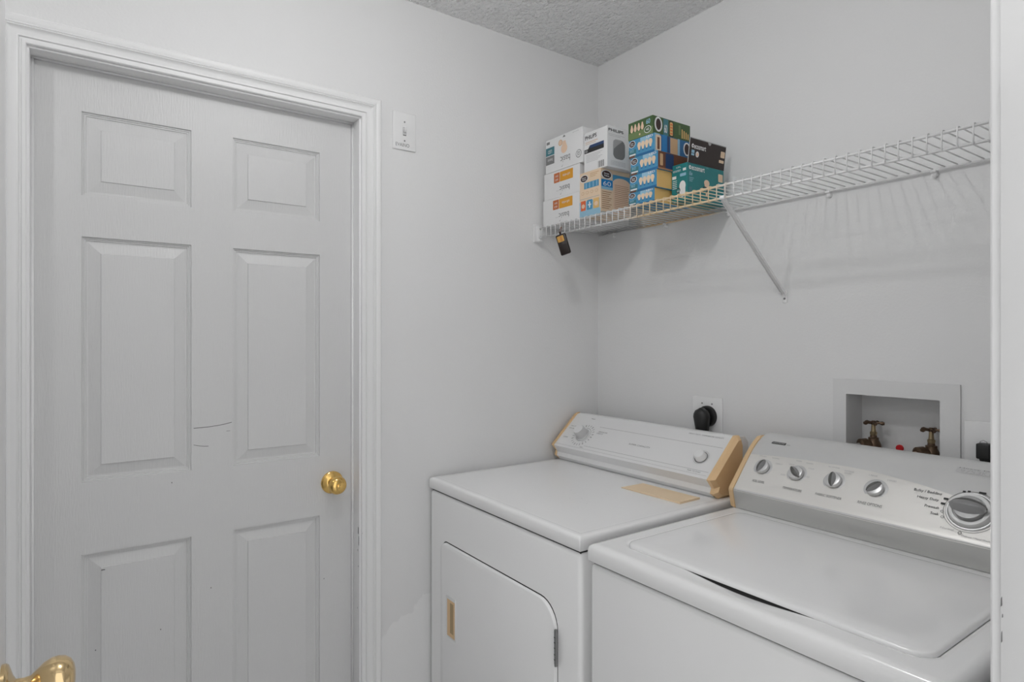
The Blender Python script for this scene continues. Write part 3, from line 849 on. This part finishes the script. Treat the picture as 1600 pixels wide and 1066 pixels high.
# diagonal support brace: channel from front rod to the wall foot
p0 = Vector((.7920, -.3000, 1.7340)); p1 = Vector((.7815, -.0060, 1.5030)); d = (p1-p0).normalized(); s_ = Vector((1, 0, 0)); u_ = d.cross(s_).normalized()
def bar(bm, p, q, w_, h_, mi=0):
    vv = []
    for P0 in (p, q):
        for a, b in ((-1, -1), (1, -1), (1, 1), (-1, 1)): vv.append(bm.verts.new(P0 + s_*a*w_/2 + u_*b*h_/2))
    for qd in ((0, 1, 2, 3), (7, 6, 5, 4), (0, 4, 5, 1), (1, 5, 6, 2), (2, 6, 7, 3), (3, 7, 4, 0)):
        fc = bm.faces.new([vv[i] for i in qd]); fc.material_index = mi
bar(bm, p0, p1, .0125, .0028); 
for sx in (-.0058, .0058):
    pp = p0+Vector((sx, 0, 0)); qq = p1+Vector((sx, 0, 0)); bar(bm, pp+u_*.003, qq+u_*.003, .0012, .006)
lathe(bm, p0+Vector((-.007, -.004, .004)), (1, 0, 0), [(0, .006), (.014, .006)], 12)
bmesh.ops.recalc_face_normals(bm, faces=bm.faces)
br = obj('support_brace', bm, plastic_white, t)
bm = bmesh.new(); box(bm, .7745, .7885, -.0035, -.0003, 1.4770, 1.5120, bev=.001)
lathe(bm, (.7815, -.0035, 1.489), (0, -1, 0), [(0, .0032), (.0015, .0032), (.0022, .0015), (.0022, 0)], 14, mi=1)
obj('brace_foot', bm, [plastic_white, print_grey], br)

# ================================================================== CARTONS ON THE SHELF
SZ = 1.7783
def carton(name, x0, x1, y0, y1, z0, z1, body, draw_front=None, draw_side=None, label='', group=None, rot=0.0, side_body=None, draw_more=None):
    bm = bmesh.new()
    box(bm, x0, x1, y0, y1, z0, z1, PK.index(body), bev=.0006, seg=1)
    if side_body:
        for fc in bm.faces:
            if abs(fc.calc_center_median().x-x1) < 1e-4: fc.material_index = PK.index(side_body)
    F_ = Face(bm, (x0, y0, z0), (1, 0, 0), (0, 0, 1), x1-x0, z1-z0)
    S_ = Face(bm, (x1, y0, z0), (0, 1, 0), (0, 0, 1), y1-y0, z1-z0)
    if draw_front: draw_front(F_)
    if draw_side: draw_side(S_)
    if draw_more: draw_more(bm)
    if rot: bmesh.ops.rotate(bm, verts=bm.verts, cent=((x0+x1)/2, (y0+y1)/2, z0), matrix=Matrix.Rotation(math.radians(rot), 3, 'Z'))
    o = obj(name, bm, [P[k] for k in PK], smooth=False)
    return tag(o, label, 'box', group)
I = {k: i for i, k in enumerate(PK)}
def check(F, a, b, w_, h_):
    F.poly([(a, b), (a+w_*.25, b-h_*.3), (a+w_, b+h_), (a+w_*.3, b+h_*.1)], I['grey'], 2)
# --- stack of three white light bulb cartons lying upside down
def ge_low(F):
    F.rrect(.29, .56, .45, .92, I['red'], 1, .002); F.rrect(.46, .56, .82, .92, I['orange'], 1, .002)
    F.text('8W', .33, .76, .41, .84, I['white'], 2, rot=True); F.text('60', .33, .62, .41, .70, I['white'], 2, rot=True)
    F.text('soft white', .54, .70, .74, .80, I['white'], 2, rot=True)
    F.text('basic', .45, .18, .73, .38, I['grey'], 2, rot=True)
    F.rect(.36, .24, .43, .25, I['lgrey'], 2); check(F, .47, .09, .05, .07)
def ge_side(F):
    F.rect(.1, .3, .9, .7, I['lgrey'], 1)
carton('bulb_carton', .0160, .2150, -.285, -.050, SZ, 1.8705, 'white', ge_low, None, 'white light bulb carton with orange patch, bottommost of the stack against the left wall', 'white upside-down bulb cartons')
carton('bulb_carton', .0230, .2165, -.285, -.050, 1.8709, 1.9655, 'white', ge_low, None, 'white light bulb carton with orange patch, middle of the stack against the left wall', 'white upside-down bulb cartons')
def ge_top(F):
    F.rect(.01, .52, .25, .76, I['tealgrey'], 1); F.rect(.01, .25, .25, .50, I['grey'], 1)
    F.text('LED', .07, .58, .18, .68, I['white'], 2, rot=True); F.text('basic', .06, .33, .20, .42, I['white'], 2, rot=True)
    F.rect(.03, .86, .12, .94, I['grey'], 1)
    F.bulb(.52, .58, .085, .14, I['peach'], 1, None, down=False); F.ell(.42, .78, .055, .09, I['tan'], 2, 16); F.ell(.42, .78, .042, .07, I['peach'], 3, 16)
    F.poly([(.52, .98), (.56, .91), (.48, .91)], I['grey'], 2)
    F.text('basic', .42, .17, .68, .36, I['grey'], 2, rot=True); check(F, .45, .07, .05, .06)
    F.ell(.90, .27, .072, .115, I['grey'], 1, 24); F.ell(.90, .27, .060, .097, I['white'], 2, 24); F.text('GE', .865, .22, .935, .33, I['grey'], 3, rot=True, bold=True)
    F.text('light bulbs', .74, .92, .90, .95, I['lgrey'], 2, rot=True)
carton('bulb_carton', .0340, .2330, -.287, -.050, 1.9659, 2.0845, 'white', ge_top, None, 'white bulb carton with teal and grey patches, topmost against the left wall', 'white upside-down bulb cartons')
# --- front white and blue carton with printed bulb, and the white one on top of it
def oval(F, a, b, ra, rb, k=2, ring='white', lab=True):
    F.ell(a, b, ra, rb, I[ring], k, 24); F.ell(a, b, ra*.84, rb*.84, I['oval'], k+1, 24)
    if lab:
        F.text('Great', a-ra*.5, b+rb*.05, a+ra*.5, b+rb*.42, I['white'], k+2, bold=True); F.text('Value', a-ra*.5, b-rb*.45, a+ra*.5, b-rb*.06, I['white'], k+2, bold=True)
def gv_front(F):
    oval(F, .22, .86, .20, .085)
    for k in range(3): F.rect(.50, .93-.035*k, .92-.08*k, .945-.035*k, I['tan'], 1)
    F.rect(.22, .62, .92, .76, I['blue'], 1)
    for k in range(4): F.rect(.30+.17*k, .63, .34+.17*k, .75, I['pblue'], 2)
    for k in range(4): F.ell(.15+.22*k, .53, .07, .035, I['tan'], 1, 12); F.ell(.15+.22*k, .53, .055, .026, I['cream'], 2, 12)
    F.rect(.02, .40, .95, .41, I['lgrey'], 1)
    F.rect(0, 0, 1, .12, I['pblue'], 1); F.rect(.0, .12, .96, .34, I['pblue'], 1)
    F.rrect(.06, .14, .30, .36, I['bred'], 2, .002); F.rrect(.36, .14, .62, .36, I['blue'], 2, .002); F.rrect(.66, .14, .94, .36, I['gold'], 2, .002)
    F.ell(.18, .24, .08, .05, I['peach'], 3, 12); F.ell(.80, .24, .09, .05, I['peach'], 3, 12); F.rect(.46, .18, .52, .32, I['white'], 3); F.rect(.41, .235, .57, .265, I['white'], 3)
def gv_side(F):
    F.rect(.40, .76, 1, .90, I['blue'], 1); F.ell(.70, .74, .28, .10, I['peach'], 3, 24)
    F.rect(.42, .03, .99, .76, I['peach'], 2)
    oval(F, .19, .87, .18, .10, 3)
    F.rect(.02, .60, .40, .76, I['vivid'], 2); F.rect(.02, .54, .40, .60, I['pblue'], 2); F.text('60', .08, .62, .34, .72, I['white'], 3)
    for k in range(9): F.rect(.04, .48-.045*k, .36-.04*(k % 3), .495-.045*k, I['stripe'], 2)
    for k in range(15): F.rect(.46, .08+.042*k, .97-.02*(k % 4), .090+.042*k, I['stripe'], 3)
    F.rect(0, 0, .42, .05, I['lgrey'], 2)
def gv_more(bm):
    box(bm, .2155, .2195, -.283, -.19, SZ+.004, SZ+.024, I['grey'])
carton('bulb_carton', .2210, .3215, -.289, -.155, SZ, 1.9255, 'cream', gv_front, gv_side, 'cream bulb carton with printed bulb and small orange and blue panels', side_body='cream')
def ph_front(F):
    F.text('PHILIPS', .05, .82, .55, .92, I['black'], 2, bold=True)
    F.rect(.06, .74, .60, .755, I['tan'], 1); F.rect(.06, .70, .52, .712, I['tan'], 1)
    F.poly([(.02, .48), (.86, .48), (.86, .66), (.26, .66), (.18, .58), (.02, .58)], I['black'], 1); F.rect(.26, .585, .86, .66, I['navy'], 2)
    F.text('BR30', .06, .50, .16, .56, I['white'], 2)
    for k in range(6): F.rect(.10, .42-.035*k, .80-.09*(k % 3), .428-.035*k, I['lgrey'], 1)
    for k in range(9): F.rect(.62+.028*k, .03, .62+.028*k+(.020 if k % 3 else .010), .19, I['grey'], 1)
def ph_side(F):
    F.text('PHILIPS', .05, .87, .74, .94, I['black'], 2, bold=True)
    F.rect(.05, .80, .80, .807, I['lgrey'], 1); F.rect(.05, .765, .60, .772, I['lgrey'], 1)
    F.rrect(.26, .22, .82, .70, I['grey'], 1, .018)
    F.poly([(.26, .30), (.30, .46), (.46, .56), (.66, .66), (.66, .695), (.38, .70), (.28, .66), (.26, .60)], I['lgrey'], 2)
    for k in range(4): F.rect(.15, .15-.03*k, .85, .156-.03*k, I['lgrey'], 1)
carton('bulb_carton', .2360, .3460, -.283, -.186, 1.9259, 2.0570, 'white', ph_front, ph_side, 'white single-bulb carton with dark window, standing on the cream carton', side_body='white')
# --- stack of five four-packs
def led_front(F, green=False):
    if green:
        F.rect(.0, .0, 1, .40, I['lgreen'], 1)
        for k in range(4): F.bulb(.15+.145*k, .56, .058, .17, I['peach'], 2, None, down=False); 
        F.text('60', .74, .60, .90, .88, I['pblue'], 2, bold=True); F.text('LED', .05, .05, .28, .22, I['lgreen'], 2)
        F.ell(.80, .30, .14, .20, I['white'], 2, 20); F.ell(.80, .30, .12, .165, I['green'], 3, 20); F.text('40', .74, .22, .86, .38, I['white'], 4)
        F.ell(.48, .18, .03, .06, I['peach'], 2, 8); return
    F.rect(.46, .55, .82, .98, I['pblue'], 1); F.rect(.0, .0, .30, .45, I['tealgrey'], 1); F.rect(.30, 0, 1, .12, I['dblue'], 1)
    oval(F, .14, .76, .13, .20, 2)
    F.text('60', .06, .30, .20, .48, I['pblue'], 3); F.rect(.03, .12, .28, .20, I['white'], 2); F.rect(.02, .0, .24, .10, I['sepia'], 2)
    for k in range(4): F.bulb(.42+.145*k, .60, .070, .17, I['cream'], 2, I['dblue'])
    F.text('LED', .70, .84, .95, .96, I['white'], 3, bold=True)
def led_side_a(F):
    F.rect(0, 0, .14, 1, I['pblue'], 1); F.rrect(.03, .08, .17, .92, I['cream'], 2, .004); F.rect(.07, .15, .13, .80, I['sepia'], 3)
    F.rect(.20, 0, .33, 1, I['vivid'], 1); F.rect(.34, .0, .40, 1, I['navy'], 1)
    F.rect(.42, 0, .62, .96, I['tan'], 1); F.rect(.64, 0, 1, 1, I['dblue'], 1); F.rect(.62, 0, .68, 1, I['pblue'], 2)
    F.ell(.88, .55, .10, .38, I['white'], 2, 20); F.ell(.88, .55, .07, .30, I['oval'], 3, 20)
def led_side_b(F):
    F.rrect(.02, .06, .20, .90, I['sepia'], 1, .004); F.rrect(.05, .20, .13, .86, I['tan'], 2, .003); F.rrect(.20, .04, .42, .94, I['navy'], 1, .005)
    F.rect(.0, .0, .50, .09, I['stripe'], 2)
def led_side_c(F): pass
def green_side(F):
    F.ell(.14, .56, .10, .42, I['white'], 2, 24); F.ell(.14, .56, .065, .32, I['oval'], 3, 24)
    F.rect(.27, 0, .40, .96, I['tealgrey'], 1); F.text('60', .29, .18, .37, .66, I['white'], 2, bold=True)
    F.rrect(.42, .06, .54, .94, I['black'], 1, .005); F.rrect(.44, .12, .52, .88, I['gold'], 2, .004)
    for k in range(4): F.rect(.45, .20+.17*k, .51, .26+.17*k, I['bred'], 3)
    F.rect(.68, .30, .73, .85, I['lgreen'], 1)
    for k in range(4): F.rect(.76+.055*k, .14, .79+.055*k, .66-.06*k, I['gold'], 1)
tops = [(1.7783, 1.8190), (1.8194, 1.8715), (1.8719, 1.9250), (1.9254, 1.9800)]
xs_ = [(.4370, .5400), (.4420, .5480), (.4450, .5530), (.4370, .5400)]
labs = ['blue four-pack light bulb carton half behind the shelf lip, bottommost of its stack', 'blue four-pack bulb carton with plain tan side, second lowest of its stack',
        'blue four-pack light bulb carton sticking out to the right, third from the top', 'blue four-pack light bulb carton directly under the green carton']
sides = [None, None, led_side_b, led_side_a]
bodies = ['gold', 'gold', 'sepia', 'dblue']
for (z0, z1), (a, b), lb, sd, sb in zip(tops, xs_, labs, sides, bodies):
    carton('bulb_carton', a, b, -.280, -.115, z0, z1, 'blue', led_front, sd, lb, 'blue four-pack bulb cartons', side_body=sb)
carton('bulb_carton', .4360, .5345, -.281, -.112, 1.9804, 2.0335, 'green', lambda F: led_front(F, True), green_side, 'green four-pack light bulb carton topping the blue stack', side_body='green')
# --- teal carton with its dark flap
def cfl(F, a, b, s, k=2):
    F.ell(a, b+.10*s, .09*s, .055*s, I['white'], k, 14); F.rect(a-.085*s, b-.06*s, a+.085*s, b+.10*s, I['white'], k); F.ell(a, b-.06*s, .085*s, .055*s, I['white'], k, 14)
    F.ell(a, b-.0*s, .05*s, .05*s, I['cream'], k+1, 12); F.rect(a-.035*s, b-.17*s, a+.035*s, b-.10*s, I['cream'], k)
def eco_front(F):
    F.text('ecosmart', .10, .80, .60, .86, I['white'], 2); F.rect(.72, .80, .92, .87, I['white'], 1); F.text('CFL', .30, .90, .60, .94, I['white'], 2)
    F.rect(.04, .62, .30, .70, I['white'], 1); F.rrect(.54, .66, .92, .74, I['pblue'], 1, .002)
    for k in range(5): F.rect(.06, .56-.05*k, .34, .575-.05*k, I['white'], 1)
    F.ell(.70, .40, .20, .14, I['white'], 1, 16); F.rect(.52, .20, .88, .40, I['white'], 1); F.ell(.70, .20, .18, .10, I['white'], 1, 16)
    F.ell(.42, .30, .14, .07, I['black'], 2, 18); F.ell(.42, .30, .11, .052, I['teal'], 3, 18); F.text('60', .36, .25, .52, .31, I['white'], 4)
def eco_side(F):
    F.ell(.07, .88, .030, .055, I['white'], 1, 16); F.rect(.06, .87, .10, .89, I['teal'], 2)
    F.text('ecosmart', .105, .82, .46, .94, I['white'], 2, bold=True); F.text('CFL', .50, .95, .57, .98, I['pblue'], 2)
    F.text('60w', .05, .66, .13, .78, I['pblue'], 2, bold=True)
    for k in range(3): F.rect(.05, .60-.045*k, .17-.02*k, .615-.045*k, I['pblue'], 1)
    F.ell(.52, .55, .075, .09, I['peach'], 1, 16); F.rect(.46, .35, .58, .56, I['peach'], 1); F.ell(.47, .36, .07, .09, I['black'], 2, 18); F.ell(.47, .36, .052, .068, I['teal'], 3, 18); F.text('60', .44, .33, .50, .40, I['white'], 4)
    F.rect(.49, .20, .54, .34, I['peach'], 1); F.rect(.04, .20, .12, .36, I['tealgrey'], 1)
    F.rrect(.84, .66, .97, .88, I['cream'], 1, .003); F.rrect(.86, .70, .95, .84, I['peach'], 2, .003); F.rrect(.83, .54, .97, .62, I['pblue'], 1, .002)
tealc = carton('bulb_carton', .5500, .6075, -.2160, -.0450, SZ, 1.8880, 'teal', eco_front, eco_side, 'teal light bulb carton with open dark lid flap, right end of the cartons')
bm = bmesh.new()
hh = .0720; lean = math.radians(7)
vd = Vector((math.sin(lean), 0.0, math.cos(lean)))
org = Vector((.6078, -.2130, 1.8884)); ud = Vector((.0, 1, .0)); W_, H_ = .168, hh
def slabf(bm, org, ud, vd, W_, H_, T_, mi, me):
    n_ = ud.cross(vd).normalized(); c = [org, org+ud*W_, org+ud*W_+vd*H_, org+vd*H_]
    fr = [bm.verts.new(p) for p in c]; bk = [bm.verts.new(p-n_*T_) for p in c]
    fc = bm.faces.new(fr); fc.material_index = mi
    fc = bm.faces.new(list(reversed(bk))); fc.material_index = me
    for k in range(4):
        fc = bm.faces.new((fr[k], bk[k], bk[(k+1) % 4], fr[(k+1) % 4])); fc.material_index = me
slabf(bm, org, ud, vd, W_, H_, .0025, I['brown'], I['lgrey'])
f = Face(bm, org, ud, vd, W_, H_)
f.ell(.08, .68, .030, .085, I['white'], 1, 16); f.rect(.07, .66, .11, .69, I['brown'], 2)
f.text('ecosmart', .115, .58, .44, .76, I['white'], 2, bold=True); f.rect(.06, .30, .14, .52, I['pblue'], 1); f.rect(.06, .38, .14, .40, I['brown'], 2)
f.ell(.22, .38, .045, .12, I['white'], 1, 16); f.ell(.22, .38, .030, .08, I['peach'], 2, 16)
f.ell(.53, .985, .045, .13, I['lgrey'], 1, 12, 180, 360)
f.rect(.0, .965, 1, 1.0, I['lgrey'], 1)
f.rrect(.86, .50, .98, .76, I['cream'], 1, .003); f.rrect(.83, .28, .97, .40, I['cream'], 1, .002)
fl = obj('lid_flap', bm, [P[k_] for k_ in PK], tealc, smooth=False); fl['label'] = 'dark brown upright lid flap'

# --- dark tag hanging from the shelf's front
c_ = Vector((.1580, -.3210, 1.7290)); tilt = math.radians(17)
bm = bmesh.new(); box(bm, -.0180, .0180, -.006, .006, -.0720, 0, 0, bev=.004, seg=3)
f = Face(bm, (0, -.006, 0), (1, 0, 0), (0, 0, 1), 1, 1, lift=.0004); f.rrect(-.0140, -.0270, .0095, -.0060, 1, 1, .002); f.rect(-.0040, -.025, .0035, -.008, 2, 2)
lathe(bm, (0, 0, .0), (0, 0, 1), [(0, .0045), (.006, .003), (.010, .003)], 10, mi=0)
R_ = Matrix.Rotation(math.radians(32), 4, 'Z') @ Matrix.Rotation(-tilt, 4, 'Y')
bmesh.ops.transform(bm, matrix=Matrix.Translation(c_) @ R_, verts=bm.verts)
tg = obj('hanging_tag', bm, [mat('tag_brown', (.018, .010, .008), .28), mat('tag_amber', (.62, .34, .06), .3), mat('tag_amber_dark', (.55, .22, .03), .3)])
tag(tg, 'small dark brown tag with amber window hanging under the shelf near its left end', 'tag')
bm = bmesh.new()
pts = [c_+Vector((.0, .0, .006))+Vector((.006*math.cos(a_)*.6, .004*math.sin(a_), .010+.010*math.sin(a_))) for a_ in [math.radians(q) for q in range(-90, 271, 30)]]
tube(bm, pts, .0010, 6); obj('cord_loop', bm, P['sepia'], tg)

# ================================================================== OUTLETS
def socket_plate(x0, x1, z0, z1, label):
    t = thing('wall_outlet', ((x0+x1)/2, 0, z0), label, 'outlet')
    bm = bmesh.new(); box(bm, x0, x1, -.006, -.0002, z0, z1, bev=.0025, seg=3); obj('wall_plate', bm, plastic_white, t)
    return t
t = socket_plate(.4600, .5735, 1.070, 1.1855, 'white wall outlet behind the dryer console holding a big round plug')
for x in (.498, .536):
    bm = bmesh.new(); lathe(bm, (x, -.006, 1.1640), (0, -1, 0), [(0, .0026), (.0012, .0026), (.0014, 0)], 10); obj('screw', bm, print_grey, t)
t = thing('power_plug', (.525, -.0062, 1.09), 'round black power plug with cord in the outlet above the dryer', 'plug')
bm = bmesh.new()
lathe(bm, (.5215, -.0063, 1.1240), (0, -1, 0), [(0, .0335), (.010, .0335), (.013, .0318), (.0135, .0290)], 40)
# rounded body flowing down to the cord exit
rings = []
for i in range(11):
    z = 1.1530 - .0098*i; u = i/10
    hw = .0290*math.sqrt(max(.02, 1-((u-.30)/.30)**2)) if u < .3 else .0290-(u-.3)*.0175
    hd = hw*.62+.005
    rings.append([bm.verts.new((.5205+hw*math.cos(a_), -.0380+hd*math.sin(a_)*1.0+.004*u, z)) for a_ in [2*math.pi*q/20 for q in range(20)]])
for A_, B_ in zip(rings, rings[1:]):
    for q in range(20): bm.faces.new((A_[q], A_[(q+1) % 20], B_[(q+1) % 20], B_[q]))
bm.faces.new(rings[0]); bm.faces.new(rings[-1])
bmesh.ops.recalc_face_normals(bm, faces=bm.faces)
obj('plug_body', bm, black_rubber, t)
bm = bmesh.new(); tube(bm, [(.5195, -.032, 1.062), (.518, -.030, 1.03), (.515, -.026, 1.0), (.514, -.019, .92), (.51, -.016, .80), (.50, -.016, .55)], .0060, 10); obj('cord', bm, black_rubber, t)
t = socket_plate(1.2190, 1.2990, 1.070, 1.1880, 'white wall outlet at the right of the recessed water valve box')
t = thing('power_plug', (1.262, -.0062, 1.09), 'square black power plug in the outlet right of the water valve box', 'plug')
bm = bmesh.new(); box(bm, 1.2500, 1.2760, -.034, -.0063, 1.1080, 1.1420, bev=.003, seg=3)
rings = []
for z, a_ in ((1.110, .011), (1.100, .0085), (1.085, .0060), (1.05, .0050)): rings.append([bm.verts.new((1.2660+a_*sx, -.020+a_*sy, z)) for sx, sy in ((-1, -1), (1, -1), (1, 1), (-1, 1))])
for A_, B_ in zip(rings, rings[1:]):
    for q in range(4): bm.faces.new((A_[q], A_[(q+1) % 4], B_[(q+1) % 4], B_[q]))
bm.faces.new(rings[0]); bm.faces.new(rings[-1]); bmesh.ops.recalc_face_normals(bm, faces=bm.faces)
obj('plug_body', bm, black_rubber, t)
bm = bmesh.new(); tube(bm, [(1.2560, -.030, 1.1410), (1.2580, -.031, 1.1470), (1.2640, -.031, 1.1500), (1.2700, -.031, 1.1470), (1.2720, -.030, 1.1410)], .0008, 6); obj('plug_bail', bm, steel, t)

# ================================================================== WASHER OUTLET BOX
t = thing('washer_outlet_box', ((BX0+BX1)/2, 0, BZ0), 'recessed white plastic water valve box in the back wall above the washer', 'valve box')
bm = bmesh.new()
fo = [(.9210, 1.000), (1.2117, 1.000), (1.2117, 1.2675), (.9210, 1.2675)]; fi = [(BX0, BZ0), (BX1, BZ0), (BX1, BZ1), (BX0, BZ1)]
a_ = [bm.verts.new((x, -.0002, z)) for x, z in fo]; b_ = [bm.verts.new((x, -.0060, z)) for x, z in fo]
c2 = [bm.verts.new((x, -.0060, z)) for x, z in fi]; d_ = [bm.verts.new((x, .080, z)) for x, z in fi]
for k in range(4):
    j = (k+1) % 4
    bm.faces.new((a_[k], a_[j], b_[j], b_[k])); bm.faces.new((b_[k], b_[j], c2[j], c2[k])); bm.faces.new((c2[k], c2[j], d_[j], d_[k]))
bm.faces.new(d_)
bmesh.ops.recalc_face_normals(bm, faces=bm.faces)
obj('box_shell', bm, mat('valve_box_plastic', .72, .5, bump=(40, .25, .003, 3, (1, 1, 1))), t)
bm = bmesh.new(); lathe(bm, (1.0505, .0795, 1.0900), (0, -1, 0), [(0, .0090), (.004, .0090), (.006, .0075), (.0062, 0)], 24)
obj('drain_knockout', bm, red_cap, t)['label'] = 'round red cap'
def valve(x, zc, label, hose_m, hose_pts):
    t = thing('water_valve', (x, .045, zc-.035), label, 'valve', 'brass water valves in the wall box')
    y = .045
    bm = bmesh.new()
    lathe(bm, (x, y, zc-.040), (0, 0, 1), [(0, .012), (.010, .012), (.012, .0180), (.028, .0180), (.034, .0155), (.040, .0125), (.046, .0125), (.047, .0085), (.052, .0075)], 20)
    lathe(bm, (x, y, zc-.014), (-.55, -.83, -.10), [(0, .0145), (.016, .0145), (.018, .0200), (.034, .0200), (.036, .0165), (.038, .0120)], 20)
    obj('valve_body', bm, brass_dark, t)
    bm = bmesh.new(); lathe(bm, (x, y, zc+.010), (0, 0, 1), [(0, .0070), (.006, .0085), (.010, .0085), (.012, .0060), (.030, .0048), (.036, .0048)], 16); obj('stem', bm, brass_worn, t)
    bm = bmesh.new(); zc2 = zc+.044
    lathe(bm, (x, y, zc2-.004), (0, 0, 1), [(0, .0060), (.008, .0065), (.010, .004), (.0105, 0)], 14)
    for k in range(5):
        a = 2*math.pi*k/5+.3; dx, dy = math.cos(a), math.sin(a)
        tube(bm, [(x+dx*.004, y+dy*.004, zc2), (x+dx*.014, y+dy*.014, zc2+.001), (x+dx*.0200, y+dy*.0200, zc2), (x+dx*.0250, y+dy*.0250, zc2)], [.0036, .0030, .0054, .0036], 8)
    bmesh.ops.recalc_face_normals(bm, faces=bm.faces)
    obj('handwheel', bm, brass_dark, t)['label'] = 'dark tarnished five-lobed handwheel'
    d = Vector((-.55, -.83, -.10)).normalized(); e = Vector((x, y, zc-.014)) + d*.036
    bm = bmesh.new()
    pts = [e, e+d*.006] + [Vector(p)+e for p in hose_pts]
    tube(bm, pts, [.0105]+[.0098]*(len(pts)-1), 12)
    obj('hose', bm, hose_m, t)
valve(1.0010, 1.1085, 'tarnished brass water valve with grey hose, at the left in the recessed box', hose_grey, [(-.016, -.012, -.006), (-.026, -.018, -.020), (-.028, -.020, -.050), (-.026, -.020, -.12)])
valve(1.1345, 1.1060, 'tarnished brass water valve with copper-brown hose, at the right in the recessed box', hose_brown, [(-.010, -.012, -.008), (-.018, -.020, -.026), (-.022, -.024, -.050), (-.022, -.024, -.12)])
